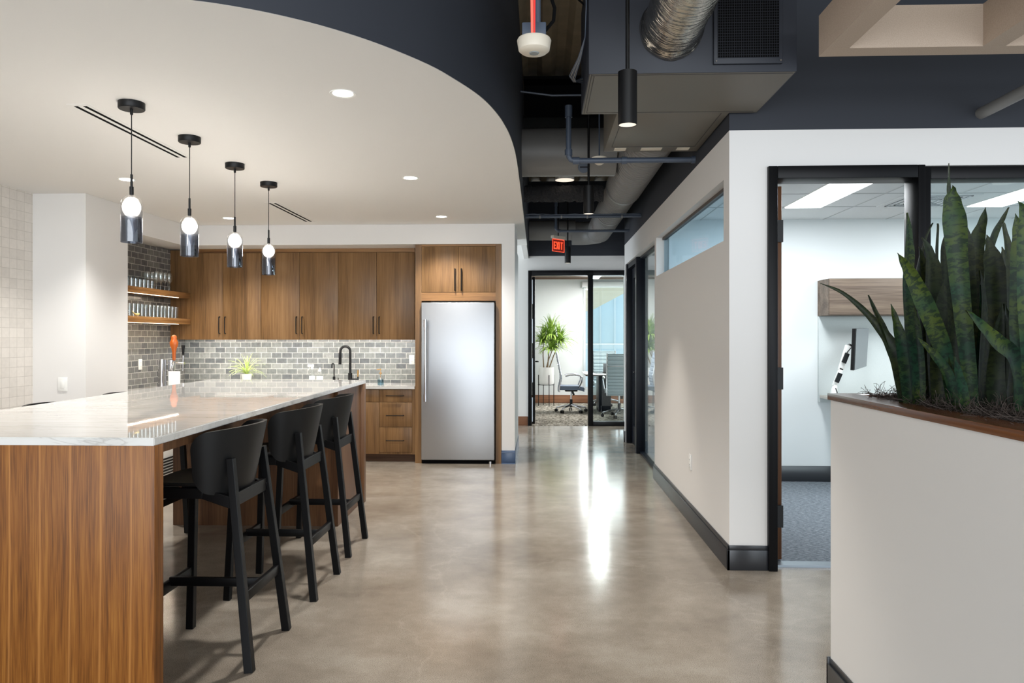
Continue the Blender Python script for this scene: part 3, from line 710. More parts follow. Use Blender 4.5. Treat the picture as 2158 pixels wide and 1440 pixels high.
# ------------------------------------------------------------------ pendants over the island
def make_pendant(z_bot):
    t = thing('pendant_light', (0,0,ZC), 'x', 'lamp')
    obj('canopy', MB().lathe([(0,0),(.069,0),(.069,-.034),(.066,-.038),(.02,-.038),(0,-.038)], (0,0,ZC), 40), M['black_metal'], t)
    zt_ = 2.235
    obj('cable', MB().lathe([(0,-.036),(.008,-.036),(.008,-.065),(.003,-.07)],(0,0,ZC),12).cyl((0,0,ZC-.06),(0,0,zt_+.11),.0028,n=8), M['black_metal'], t)
    obj('stem', MB().cyl((0,0,zt_+.035),(0,0,zt_+.11),.0065,n=14).cyl((0,0,zt_-.005),(0,0,zt_+.042),.011,n=16), M['black_metal'], t)
    R = .056; zb_ = z_bot; zs = zt_-R*1.0
    pr = [(R, zb_), (R, zs)] + [(R*math.cos(a), zs+R*math.sin(a)) for a in [PI/2*i/10 for i in range(1,10)]] + [(.010, zt_)]
    split = zb_ + .150
    lower = [(R-.003, zb_+.001), (R, zb_), (R, split)]
    obj('glass_shade', MB().lathe([(R-.003, zb_+.14),(R-.003, zb_+.001)] + pr, (0,0,0), 48), M['smokegrad'], t)
    g = obj('globe_bulb', MB().lathe([(.047*math.sin(PI*i/16), 2.165-.047*math.cos(PI*i/16)) for i in range(17)], (0,0,0), 32), M['globe'], t)
    obj('socket', MB().cyl((0,0,2.205),(0,0,zt_),.010,n=16), M['clearglass'], t)
    lt = bpy.data.lights.new('pendant_bulb_light', 'POINT'); lt.energy = 7; lt.color = (1,.96,.91); lt.shadow_soft_size = .049
    lo = bpy.data.objects.new('pendant_bulb_light', lt); COL.objects.link(lo); lo.parent = t; lo.location = (0,0,2.165-ZC)
    return t
pd = make_pendant(1.968)
pts = [(-2.262,4.02),(-2.272,4.72),(-2.283,5.46),(-2.275,6.13)]
pl_ = ['smoked glass globe pendant nearest the camera over the island', 'second smoked glass globe pendant from the near end of the island', 'third smoked glass globe pendant from the near end of the island', 'smoked glass globe pendant farthest along the island, nearest the cabinets']
for i, (x_, y_) in enumerate(pts):
    if i == 0: pd.location = (x_, y_, ZC); pd['label'] = pl_[0]; pd['group'] = 'pendants over the island'
    else: dup(pd, (x_, y_, ZC), None, pl_[i], 'pendants over the island')

# downlights
def make_down():
    t = thing('downlight', (0,0,ZC), 'x', 'lamp')
    obj('trim_ring', MB().lathe([(.053,-.001),(.068,-.004),(.070,-.001),(.070,.0),(.053,0)], (0,0,ZC), 36), M['white_plastic'], t)
    obj('lens', MB().lathe([(0,-.0015),(.054,-.0015),(.054,0)], (0,0,ZC), 36), M['led_down'], t)
    lt = bpy.data.lights.new('downlight_and_fill_lamp', 'SPOT'); lt.energy = 105; lt.color = (1,.972,.935); lt.spot_size = math.radians(120); lt.spot_blend = .7; lt.shadow_soft_size = .06
    lo = bpy.data.objects.new('downlight_and_fill_lamp', lt); COL.objects.link(lo); lo.parent = t; lo.location = (0,0,-.02)
    return t
dn_ = make_down()
dps = [(-1.05,3.91,'round recessed downlight nearest the curved ceiling edge, largest in view'), (-1.055,6.0,'round recessed downlight in the middle of the row by the curved edge'), (-1.06,7.93,'round recessed downlight in front of the refrigerator'), (-3.40,5.97,'round recessed downlight behind the nearest pendant'), (-3.39,7.94,'round recessed downlight over the open shelves corner')]
for i, (x_, y_, lb_) in enumerate(dps):
    if i == 0: dn_.location = (x_,y_,ZC); dn_['label'] = lb_; dn_['group'] = 'kitchen downlights'
    else: dup(dn_, (x_,y_,ZC), None, lb_, 'kitchen downlights')

# slot diffusers
for (xa, ya, yb, lb_) in ((-2.578,4.03,5.27,'long linear slot diffuser beside the nearest pendant'), (-2.585,7.03,8.22,'linear slot diffuser in front of the wall cabinets')):
    t = thing('slot_diffuser', (xa,(ya+yb)/2,ZC), lb_, 'vent', 'kitchen slot diffusers')
    obj('flange', MB().box(xa-.062,xa+.062,ya,yb,ZC-.003,ZC+.001), M['paint_ceiling'], t)
    for o_ in (-.026,.026): obj('slot', MB().box(xa+o_-.0105,xa+o_+.0105,ya+.03,yb-.03,ZC-.0045,ZC-.003), M['void'], t)

# ------------------------------------------------------------------ things on the counters
ZB_ = .878
# spider plant
def blades(mb, c, n, L, w, seed, droop=1.2, zmin=None, upb=.9, th=.0012):
    rnd = random.Random(seed)
    for i in range(n):
        az = rnd.uniform(0, 2*PI); el = rnd.uniform(.25, upb)*PI/2; ln = L*rnd.uniform(.7,1.1)
        d = Vector((math.cos(az)*math.cos(el), math.sin(az)*math.cos(el), math.sin(el)))
        p = Vector(c); k = 9; side = Vector((-math.sin(az), math.cos(az), 0)); rows = []
        for j in range(k+1):
            tt = j/k; ww = w*(.5+.5*min(1,tt*4))*(1-tt**2.2)+.0006
            up_ = side.cross(d).normalized()
            rows.append([p-side*ww/2, p+up_*th, p+side*ww/2, p-up_*th])
            d = (d + Vector((0,0,-1))*droop/k*(.4+tt)).normalized(); p = p + d*ln/k
            if zmin is not None and p.z < zmin+.004: p.z = zmin+.004
        mb.grid(rows, closed=True)
    return mb
sp = thing('spider_plant', (at(520,800,8.95).x,8.95,ZB_), 'spider plant with arching striped leaves in small white pot', 'plant')
cx_ = at(520,800,8.95).x
obj('pot', MB().lathe([(0,0),(.045,0),(.062,.118),(.056,.118),(.05,.1),(0,.1)], (cx_,8.95,ZB_), 14), M['ceramic'], sp, flat=True)
obj('foliage', blades(MB(), (cx_,8.95,ZB_+.11), 46, .27, .013, 3, 1.7, ZB_+.002, 1.0), M['spider'], sp)
# bottles
def bottle(name, x_, y_, prof, mt, label, cat='bottle'):
    t = thing(name, (x_,y_,ZB_), label, cat); obj('body', MB().lathe(prof, (x_,y_,ZB_), 24), mt, t); return t
x_ = at(658,790,8.9).x
t = bottle('spray_bottle', x_, 8.9, [(0,0),(.036,0),(.036,.10),(.030,.13),(.014,.165),(.014,.185),(0,.185)], M['glassware'], 'clear spray bottle with white trigger head')
obj('label_wrap', MB().lathe([(.0365,.01),(.0365,.098)], (x_,8.9,ZB_), 24), M['paper'], t)
obj('trigger', MB().box(x_-.055,x_+.02,8.885,8.915,ZB_+.205,ZB_+.235,.004).cyl((x_,8.9,ZB_+.18),(x_,8.9,ZB_+.21),.016,n=16).bar((x_-.03,8.9,ZB_+.21),(x_-.045,8.9,ZB_+.165),.01,.008), M['white_plastic'], t)
x_ = at(674,790,8.88).x
t = bottle('dish_soap_bottle', x_, 8.88, [(0,0),(.040,0),(.040,.10),(.034,.13),(.014,.15),(.014,.158),(0,.158)], M['glassware'], 'clear dish soap bottle with white cap beside the spray bottle')
obj('label_wrap', MB().lathe([(.0405,.03),(.0405,.095)], (x_,8.88,ZB_), 24), M['paper'], t)
obj('cap', MB().lathe([(0,.20),(.010,.195),(.012,.175),(.018,.17),(.018,.152),(0,.152)], (x_,8.88,ZB_), 20), M['white_plastic'], t)
x_ = at(802,800,8.72).x
t = bottle('soap_dispenser', x_, 8.72, [(0,0),(.038,0),(.040,.01),(.040,.105),(.034,.122),(.014,.13),(.014,.14)], M['glassware'], 'clear glass soap dispenser holding blue soap, near the fridge')
obj('liquid', MB().lathe([(0,.004),(.036,.004),(.036,.065),(0,.065)], (x_,8.72,ZB_), 24), M['soap'], t)
obj('pump', MB().cyl((x_,8.72,ZB_+.06),(x_,8.72,ZB_+.19),.004,n=10).cyl((x_,8.72,ZB_+.13),(x_,8.72,ZB_+.15),.014,n=18).bar((x_+.008,8.72,ZB_+.188),(x_-.045,8.72,ZB_+.184),.012,.012), M['brass'], t)
# faucets
x_ = at(738,790,9.0).x
t = thing('kitchen_faucet', (x_,9.0,ZB_), 'tall matte black gooseneck kitchen faucet with wooden lever', 'faucet')
obj('base', MB().cyl((x_,9.0,ZB_),(x_,9.0,ZB_+.13),.026,n=20), M['black_metal'], t)
arc = [(x_,9.0,ZB_+.12),(x_,9.0,ZB_+.40)] + [(x_-.055+.055*math.cos(a), 9.0-.02*(1-math.cos(a)), ZB_+.40+.055*math.sin(a)) for a in [PI*i/12 for i in range(1,13)]] + [(x_-.112,8.955,ZB_+.36)]
obj('spout', MB().tube(arc, .0155, 16), M['black_metal'], t)
obj('spray_head', MB().cyl((x_-.112,8.955,ZB_+.375),(x_-.114,8.953,ZB_+.235),.018,n=18), M['black_metal'], t)
obj('handle', MB().cyl((x_,9.0,ZB_+.05),(x_+.105,8.99,ZB_+.05),.014,n=16).cyl((x_+.098,8.99,ZB_+.04),(x_+.098,8.99,ZB_+.085),.009,n=12), M['black_metal'], t)
obj('lever', MB().cyl((x_+.098,8.99,ZB_+.085),(x_+.098,8.99,ZB_+.165),.0085,n=12), M['brass'], t, label='pale wooden lever')
x_ = at(704,790,9.0).x
t = thing('filter_tap', (x_,9.0,ZB_), 'small matte black filtered water tap left of the tall faucet', 'faucet')
obj('base', MB().cyl((x_,9.0,ZB_),(x_,9.0,ZB_+.085),.017,n=18).cyl((x_,9.0,ZB_+.02),(x_+.05,9.0,ZB_+.02),.009,n=10), M['black_metal'], t)
obj('spout', MB().tube([(x_,9.0,ZB_+.08),(x_,9.0,ZB_+.22)] + [(x_-.014+.014*math.cos(a),9.0,ZB_+.225+.020*math.sin(a)) for a in [PI*i/8 for i in range(1,9)]] + [(x_-.029,9.0,ZB_+.19)], .007, 12), M['black_metal'], t)
obj('handle', MB().cyl((x_+.052,9.0,ZB_+.01),(x_+.052,9.0,ZB_+.07),.006,n=10), M['black_metal'], t)
# beer tap tower
tx, ty = -4.17, 8.15
t = thing('beer_tap_tower', (tx,ty,ZB_), 'stainless twin column beer tap tower in the tiled corner', 'tap')
obj('column', MB().cyl((tx-.05,ty-.03,ZB_),(tx-.05,ty-.03,ZB_+.32),.042,n=24), M['steel'], t)
obj('column', MB().cyl((tx+.03,ty+.02,ZB_),(tx+.03,ty+.02,ZB_+.31),.036,n=24), M['steel'], t)
obj('faucet_body', MB().cyl((tx,ty,ZB_+.275),(tx+.19,ty,ZB_+.275),.013,n=16).tube([(tx+.075,ty,ZB_+.31),(tx+.075,ty-.03,ZB_+.25),(tx+.06,ty-.05,ZB_+.19)],.012,10).cyl((tx+.175,ty,ZB_+.36),(tx+.172,ty,ZB_+.19),.012,.009,n=14), M['steel'], t)
hb = MB().lathe([(0,0),(.016,0),(.020,.03),(.022,.09),(.030,.13),(.046,.165),(.048,.20),(.036,.225),(.030,.24),(.034,.255),(.024,.275),(0,.285)], (tx+.075,ty-.01,ZB_+.31), 18)
for v in hb.bm.verts: v.co.y = ty-.01+(v.co.y-ty+.01)*.55
obj('tap_handle', hb, M['amber'], t, label='carved amber tap handle')
obj('tap_handle', MB().lathe([(0,0),(.011,0),(.013,.04),(.020,.10),(.018,.108),(0,.108)], (tx+.175,ty,ZB_+.37), 16), M['black_metal'], t, label='short black tap handle')
solo('sign_card', MB().box(tx+.055,tx+.185,ty-.10,ty-.085,ZB_,ZB_+.19,.002), M['paper'], 'blank white card standing under the beer taps', 'card')

# glassware
def glass_thing(name, prof, label, cat, group):
    o = obj(name, MB().lathe(prof, (0,0,0), 18), M['glassware']); return tag(o, label, cat, group)
pint = glass_thing('pint_glass', [(0,.004),(.026,.004),(.030,.0),(.038,.135),(.036,.135),(.028,.010),(0,.010)], 'clear pint glass in the packed rows on the lower walnut shelf', 'glass', 'pint glasses on the lower shelf')
first = True; rnd = random.Random(5)
for r_, xx in enumerate((-4.272,-4.355,-4.438)):
    for k in range(15):
        yy = 8.52-.081*k + rnd.uniform(-.004,.004)
        loc = (xx+rnd.uniform(-.002,.002), yy, 1.666)
        if first: pint.location = loc; first = False
        else: dup(pint, loc)
wine = glass_thing('wine_glass', [(0,.0),(.032,.0),(.030,.003),(.005,.008),(.0035,.075),(.010,.088),(.030,.110),(.037,.145),(.034,.185),(.029,.205),(.028,.205),(.032,.185),(.035,.145),(.028,.112),(0,.092)], 'clear stemmed wine glass at the right end of the upper walnut shelf', 'glass', 'wine glasses on the upper shelf')
first = True
for r_, xx in enumerate((-4.285,-4.385)):
    for k in range(4):
        loc = (xx, 8.40-.095*k, 1.977)
        if first: wine.location = loc; first = False
        else: dup(wine, loc)
tum = glass_thing('tumbler', [(0,.004),(.032,.004),(.034,.0),(.037,.088),(.035,.088),(.032,.01),(0,.01)], 'short clear tumbler on the left half of the upper walnut shelf', 'glass', 'tumblers on the upper shelf')
first = True
for r_, xx in enumerate((-4.275,-4.36)):
    for k in range(8):
        loc = (xx, 8.0-.082*k, 1.977)
        if first: tum.location = loc; first = False
        else: dup(tum, loc)
# little bird bottle opener on the lower shelf
bb_ = MB(); bx, by, bz = -4.235, 7.62, 1.666
bird = [( .0,.0),(.012,.01),(.018,.03),(.016,.05),(.0,.062)]
bb_.tube([(bx,by-.085,bz+.055),(bx,by-.05,bz+.03),(bx,by-.02,bz+.018),(bx,by+.02,bz+.017),(bx,by+.045,bz+.026),(bx,by+.062,bz+.024)], [.002,.006,.013,.014,.010,.002], 10)
solo('bird_ornament', bb_, mat('pale_wood_bird', (214,190,120), .5), 'small pale yellow bird ornament on the lower shelf edge', 'ornament')

# ------------------------------------------------------------------ open ceiling: plant and services
ac = thing('fan_coil_unit', (.85,4.6,2.82), 'large grey fan coil unit with a stepped base hanging in the open ceiling', 'air conditioner')
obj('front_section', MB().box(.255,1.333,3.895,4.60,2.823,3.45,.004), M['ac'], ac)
obj('rear_section', MB().box(.475,1.165,4.60,5.55,2.825,3.35,.004), M['ac_lit'], ac)
obj('lit_underside', MB().box(.262,1.326,3.90,4.595,2.8225,2.826), M['ac_lit'], ac)  # thin sheet added so the underside wears the lit tone
sm = MB()
sm.box(.27,1.32,3.915,3.918,2.821,2.8226).box(.27,.273,3.90,4.58,2.821,2.8226).box(.285,.288,3.93,4.57,2.821,2.8226).box(.285,1.3,4.565,4.568,2.821,2.8226)
sm.box(.52,.523,4.61,5.40,2.8235,2.825).box(1.115,1.118,4.61,5.40,2.8235,2.825).box(.52,1.12,5.395,5.40,2.8235,2.825)
obj('seam', sm, M['ac_dark'], ac)
for a, b2 in ((.545,.63),(.74,.89),(1.0,1.09)): obj('sticker', MB().box(a,b2,5.43,5.50,2.8225,2.825), M['cream_plastic'], ac)
ga, gb = at(1503,10,3.89).x, at(1648,10,3.89).x
gf = obj('intake_frame', MB().box(ga,gb,3.875,3.895,2.86,3.30,.004), M['ac'], ac)
obj('intake_opening', MB().box(ga+.02,gb-.02,3.873,3.876,2.89,3.28), M['void'], gf)
ms = MB(); k = 26
for i in range(k+1): u = ga+.02+(gb-ga-.04)*i/k; ms.box(u-.0008,u+.0008,3.870,3.8725,2.89,3.28)
for i in range(29): v = 2.89+.39*i/28; ms.box(ga+.02,gb-.02,3.870,3.8725,v-.0008,v+.0008)
obj('intake_mesh', ms, M['ac'], gf)
for sx_ in (ga+.012,gb-.012): obj('screw', MB().cyl((sx_,3.868,2.873),(sx_,3.876,2.873),.004,n=8), M['steel'], gf)
obj('outlet_taper', MB().grid and (lambda b: (b.grid([[(.50,5.55,2.87),(1.14,5.55,2.87),(1.14,5.55,3.32),(.50,5.55,3.32)],[(.72,5.72,2.88),(1.09,5.72,2.88),(1.09,5.72,3.25),(.72,5.72,3.25)]], closed=True), b)[1])(MB()), M['ac_lit'], ac)

def spiral_duct(mb, p, q, r, pitch=.075, n=36):
    p, q = Vector(p), Vector(q); L = (q-p).length; t = (q-p).normalized(); a = t.orthogonal().normalized(); b = t.cross(a)
    rows = []; k = max(2, int(L/pitch)); 
    for i in range(k):
        for f_, rr in ((0,0),(.80,0),(.88,.006),(.94,.006),(1.0,0)):
            c = p + t*L*(i+f_)/k
            rows.append([c+(a*math.cos(2*PI*j/n)+b*math.sin(2*PI*j/n))*(r+rr) for j in range(n)])
    V = mb.grid(rows, closed=True); return V
dc = thing('spiral_duct', (.905,8.5,2.9), 'long grey spiral duct running down the corridor ceiling', 'duct')
mb = MB(); V = spiral_duct(mb, (.905,5.725,3.065), (.905,8.0,3.065), .19); obj('duct_section', mb, M['duct'], dc)
mb = MB(); spiral_duct(mb, (.905,8.0,3.065), (.905,11.35,3.075), .178); obj('duct_section', mb, M['duct'], dc)
obj('collar', MB().tube([(.905,8.0-.04,3.065),(.905,8.04,3.065)], .1965, 36), M['duct'], dc); obj('collar', MB().tube([(.905,9.55,3.07),(.905,9.62,3.07)], .1845, 36), M['duct'], dc)
el = [(.905,11.3,3.075)] + [(.905-.30+.30*math.cos(a), 11.35+.30*math.sin(a), 3.075) for a in [PI/2*i/9 for i in range(10)]] + [(.5,11.65,3.075)]
mb = MB().tube(el, .178, 36); obj('elbow', mb, M['duct'], dc)
solo('branch_duct', MB().tube([(-.17,11.62,3.12),(.55,11.62,3.12)], .155, 32), M['duct'], 'short grey round duct crossing above the exit sign', 'duct')
db_ = MB().tube([(-.168,6.95,3.175),(.70,6.95,3.175)], .22, 36)
cd_ = thing('cross_duct', (.27,6.95,2.955), 'wide grey round duct crossing the corridor before the spiral duct', 'duct')
obj('duct_section', db_, M['duct'], cd_)
# foil duct
mb = MB(); rows = []; rnd = random.Random(11); n = 64; L = 1.9; k = 90
for i in range(k+1):
    y_ = 3.893 - L*i/k; ring = []
    for j in range(n):
        a = 2*PI*j/n
        rr = .150 + (.014 if i < 3 else 0) + .0012*math.sin(i*1.3+math.sin(a*3)*2.0) + .0016*math.sin(a*7+math.sin(i*.21)*3) + rnd.uniform(-.0007,.0007)
        ring.append((.683+rr*math.cos(a), y_, 3.05+rr*math.sin(a)))
    rows.append(ring)
mb.grid(rows, closed=True)
solo('foil_duct', mb, M['foil'], 'crinkled silver foil duct plugged into the fan coil unit', 'duct')

# black cylinder pendants in the corridor
cl_ = []
for i, (px, ptop, pbot, Y, dia, lab) in enumerate(((1322.5,152,264,3.6,.092,'large black cylinder pendant hanging in front of the fan coil unit'), (1240.5,392,451,6.45,.092,'black cylinder pendant beside the spiral duct'), (1196.5,520,555,11.2,.092,'black cylinder pendant beside the exit sign'))):
    pb = at(px, pbot, Y); pt = at(px, ptop, Y)
    t = thing('cylinder_pendant', (pb.x,pb.y,pb.z), lab, 'lamp', 'black cylinder pendants of the corridor')
    r = dia/2
    obj('housing', MB().lathe([(r-.004,.0),(r,0),(r,pt.z-pb.z),(0,pt.z-pb.z)], pb, 32).lathe([(r-.004,0),(r-.004,.01)], pb, 32), M['black_metal'], t)
    obj('lens', MB().lathe([(0,.006),(r-.004,.003)], pb, 32), M['can_in'], t)
    obj('stem', MB().cyl((pb.x,pb.y,pt.z),(pb.x,pb.y,ZD),.010,n=12), M['black_metal'], t)
    lt = bpy.data.lights.new('cylinder_lamp','SPOT'); lt.energy = 55; lt.color = (1,.93,.84); lt.spot_size = math.radians(75); lt.spot_blend = .6; lt.shadow_soft_size = .04
    lo = bpy.data.objects.new('cylinder_lamp', lt); COL.objects.link(lo); lo.parent = t; lo.location = (0,0,-.005)
# white drum light
pb = at(1190,380,7.75)
t = thing('drum_light', (pb.x,pb.y,pb.z), 'white drum light tucked under the wide cross duct', 'lamp')
obj('shade', MB().lathe([(.098,0),(.1,.0),(.1,.17),(0,.17)], pb, 36), M['white_plastic'], t)
obj('diffuser', MB().lathe([(0,.004),(.098,.002)], pb, 36), M['can_in'], t)
obj('stem', MB().cyl(pb+Vector((0,0,.17)), (pb.x,pb.y,ZD), .008, n=10), M['black_metal'], t)
# ceiling detector behind pipe
pb = at(1263,348,6.0)
t = thing('smoke_detector', (pb.x,pb.y,pb.z), 'small white domed detector just behind the nearer sprinkler pipe', 'detector')
obj('dome', MB().lathe([(0,0),(.02,.002),(.045,.02),(.062,.045),(.062,.06),(0,.06)], pb, 28), M['cream_plastic'], t)
obj('stem', MB().cyl(pb+Vector((0,0,.06)), (pb.x,pb.y,ZD), .006, n=8), M['pipe'], t)
# pipes
def pipe(name, pts, r, label, m='pipe', fit=None, group=None):
    t = thing(name, pts[0], label, 'pipe', group)
    obj('run', MB().tube(pts, r, 14), M[m], t)
    if fit:
        for a, b2 in fit: obj('fitting', MB().cyl(a, b2, r*1.35, n=16), M[m], t)
    return t
zz = 2.79; Yp = 5.66
pipe('sprinkler_pipe', [(X0+.004,Yp,zz),(.26,Yp,zz),(.235,Yp,zz+.008),(.222,Yp,zz+.03),(.218,Yp,zz+.06),(.218,Yp,3.2)], .021, 'slate sprinkler pipe with an elbow below the fan coil unit', fit=[((.30,Yp,zz),(.25,Yp,zz)),((.218,Yp,zz+.04),(.218,Yp,zz+.085)),((.62,Yp,zz),(.66,Yp,zz)),((X0-.03,Yp,zz),(X0+.004,Yp,zz)),((.218,Yp,3.12),(.218,Yp,3.19)),((.218,Yp,3.19),(.218,Yp,3.21))])
zz = 2.85; Yp = 9.8
pipe('sprinkler_pipe', [(X0+.004,Yp,zz),(.24,Yp,zz),(.215,Yp,zz+.02),(.21,Yp,zz+.05),(.21,Yp,3.24)], .017, 'thin slate sprinkler pipe above the exit sign', fit=[((.27,Yp,zz),(.235,Yp,zz)),((.21,Yp,zz+.03),(.21,Yp,zz+.07)),((.21,Yp,3.18),(.21,Yp,3.26))])
t = pipe('conduit', [(X0+.004,8.64,2.85),(-.185,8.64,2.85)], .016, 'slate conduit crossing the corridor with cables tied on top')
rnd = random.Random(4)
for k in range(5):
    pts = [(-.165+1.335*i/14, 8.64+rnd.uniform(-.012,.012), 2.868+.002*k+rnd.uniform(-.006,.008)+(.015 if i in (0,1) and k<2 else 0)) for i in range(15)]
    obj('cable', MB().tube(pts, .004, 6), M['pipe'], t)
for x_ in (.0,.25,.55,.95): obj('clamp', MB().cyl((x_-.008,8.64,2.85),(x_+.008,8.64,2.85),.021,n=14), M['duct'], t)
mb = MB(); rnd = random.Random(9); rows = []
for i in range(40):
    x_ = -.168+.84*i/39; rows.append([(x_, 7.9+.075*math.cos(2*PI*j/18)*(1+rnd.uniform(-.12,.12)), 2.975+.085*math.sin(2*PI*j/18)*(1+rnd.uniform(-.15,.15))) for j in range(18)])
mb.grid(rows, closed=True)
solo('insulated_pipe', mb, M['insul'], 'dark lumpy insulated pipe crossing left of the spiral duct', 'pipe', flat=True)
pipe('grey_pipe', [(2.70,4.65,2.815),(2.70,1.2,2.815)], .035, 'grey pipe coming out of the dark wall at right', 'duct')
dcp = obj('access_cap', MB().cyl((.40,6.86,3.02),(.40,6.79,3.00),.052,n=24), M['pipe'], cd_); obj('crossbar', MB().bar((.365,6.788,3.00),(.435,6.788,3.00),.01,.012), M['ac'], dcp)
# loose wires by the unit
rnd = random.Random(3)
wr_ = thing('wire_bundle', (.23,4.3,2.9), 'loose grey wires bundled down the left side of the fan coil unit', 'cable')
for k in range(5):
    pts = [(.247,3.90+.01*k,4.01),(.247,3.92+.012*k,3.5),(.246,3.95,3.2),(.243,4.0,3.06),(.225-.004*k,4.1,2.98),(.20-.008*k,4.25,2.925+.004*k),(.21-.004*k,4.32,2.93),(.257,4.40,2.95+.008*k)]
    obj('cable', MB().tube(pts, .0032, 6), M['duct'] if k%2 else M['pipe'], wr_)
hang = thing('cross_cable', (.5,5.9,3.2), 'thin dark cable sagging across the open ceiling', 'cable')
obj('cable', MB().tube([(-.19,6.3,3.54),(.1,6.3,3.50),(.4,6.3,3.50),(.7,6.3,3.53),(1.18,6.3,3.58)], .008, 6), M['pipe'], hang)
tag(obj('support_wire', MB().tube([(-.27,4.3,3.64),(.0,4.3,3.60),(.256,4.3,3.37)], .006, 6), M['void']), 'thin black support wire strung behind the disc sensor', 'cable')

# disc detector with red strap
pb = at(1125.5,112,3.2)
t = thing('occupancy_sensor', (pb.x,pb.y,pb.z), 'cream disc ceiling sensor with a red strap hanging top left of the corridor', 'detector')
obj('disc', MB().lathe([(0,0),(.055,.002),(.067,.012),(.074,.052),(.070,.060),(0,.060)], pb, 48), M['cream_plastic'], t)
obj('sounder', MB().lathe([(0,-.003),(.020,-.003),(.022,.001)], pb, 20), M['screen'], t)
jb = obj('junction_box', MB().box(pb.x-.052,pb.x+.052,pb.y-.0,pb.y+.06,pb.z+.06,pb.z+.135,.004), M['pipe'], t)
obj('strap', MB().bar((pb.x-.006,pb.y-.062,pb.z+.058),(pb.x-.022,pb.y-.10,ZD-.01),.010,.010,.020,.010), mat('strap_salmon', (250,120,100), .5), t, label='salmon front face of the strap')
obj('strap', MB().bar((pb.x+.002,pb.y-.055,pb.z+.058),(pb.x+.000,pb.y-.09,ZD-.01),.007,.006,.026,.01), M['red'], t, label='bright red side of the strap')
obj('conduit', MB().tube([(pb.x+.05,pb.y+.03,pb.z+.11),(pb.x+.085,pb.y+.05,pb.z+.16),(pb.x+.09,pb.y+.06,pb.z+.22),(pb.x+.06,pb.y+.08,pb.z+.32),(pb.x+.01,pb.y+.1,pb.z+.38),(pb.x,pb.y+.1,ZD)], .008, 8), M['void'], t)
obj('stem', MB().cyl((pb.x+.015,pb.y+.03,pb.z+.13),(pb.x+.015,pb.y+.03,ZD),.014,n=10), M['pipe'], t)

# EXIT sign (rotated)
c = at(1176.5,518,10.5); ang = math.radians(48); ux = Vector((math.cos(ang), math.sin(ang), 0)); nr = Vector((math.sin(ang), -math.cos(ang), 0))
t = thing('exit_sign', c, 'lit red EXIT sign hanging above the meeting room door', 'sign')
obj('panel', MB().bar(c, c-nr*.012, .25, .17, side=ux), M['exit_face'], t)
bd_ = MB()
for a0, a1 in (((-.125,-.085),(.125,-.085)),((.125,-.085),(.125,.085)),((.125,.085),(-.125,.085)),((-.125,.085),(-.125,-.085))):
    bd_.bar(c+nr*.004+ux*a0[0]+Vector((0,0,a0[1])), c+nr*.004+ux*a1[0]+Vector((0,0,a1[1])), .007, .007)
obj('border', bd_, M['exit_red'], t)
lt_ = MB()
def stroke(p, q, w=.017): 
    P = c+nr*.004+ux*p[0]+Vector((0,0,p[1])); Q = c+nr*.004+ux*q[0]+Vector((0,0,q[1])); lt_.bar(P, Q, w, .004, side=None if False else nr.cross((Q-P).normalized()))
for x0, ch in ((-.092,'E'),(-.040,'X'),(.018,'I'),(.050,'T')):
    h = .052
    if ch == 'E': stroke((x0,-h),(x0,h)); [stroke((x0,z),(x0+.036,z),.014) for z in (-h+.007,0,h-.007)]
    if ch == 'X': stroke((x0,-h),(x0+.04,h)); stroke((x0,h),(x0+.04,-h))
    if ch == 'I': stroke((x0,-h),(x0,h))
    if ch == 'T': stroke((x0+.02,-h),(x0+.02,h)); stroke((x0,h-.007),(x0+.042,h-.007),.014)
obj('letters', lt_, M['exit_red'], t, label='red letters EXIT')
obj('housing', MB().bar(c+Vector((0,0,.095)), c+Vector((0,0,.135)), .05, .26, side=nr), M['cream_plastic'], t)
obj('stem', MB().cyl(c+Vector((0,0,.13)), (c.x,c.y,ZD), .006, n=8), M['void'], t)

# felt baffle grid
YB2 = 3.71; xb0 = 1.376; z0, z1 = 2.828, 3.03; tk = .105
t = thing('ceiling_baffle', (2.3,2.6,z0), 'tan felt open-grid ceiling baffle at top right', 'baffle')
obj('beam', MB().box(xb0,4.2,YB2-tk,YB2,z0,z1), M['felt'], t)
for k in range(3):
    xx = (xb0, 2.107, 2.84)[k]
    obj('beam', MB().box(xx,xx+tk,.9,YB2-tk-.001,z0,z1), M['felt'], t)
obj('beam', MB().box(xb0,4.2,.8,.9,z0,z1), M['felt'], t)

# ------------------------------------------------------------------ office contents
for i, (xa, lb_) in enumerate(((2.2,'bright linear ceiling light seen through the office doorway'), (3.80,'bright linear ceiling light behind the snake plants'))):
    t = thing('linear_light', (xa+.155,6.13,2.6), lb_, 'lamp', 'office ceiling lights')
    obj('frame', MB().box(xa-.01,xa+.32,5.52,6.75,2.609,2.616), M['white_plastic'], t)
    obj('diffuser', MB().box(xa,xa+.31,5.53,6.74,2.604,2.609), M['led_panel'], t)
    lt = bpy.data.lights.new('troffer_lamp','AREA'); lt.shape = 'RECTANGLE'; lt.size = .3; lt.size_y = 1.2; lt.energy = 19; lt.color = (.93,.97,1)
    lo = bpy.data.objects.new('troffer_lamp', lt); COL.objects.link(lo); lo.parent = t; lo.location = (0,0,-.005)
t = thing('air_diffuser', (3.3,6.45,2.61), 'square white louvred air diffuser in the office ceiling', 'vent')
obj('frame', MB().box(3.0,3.6,6.15,6.73,2.606,2.616), M['ceil_tile'], t)
lv = MB()
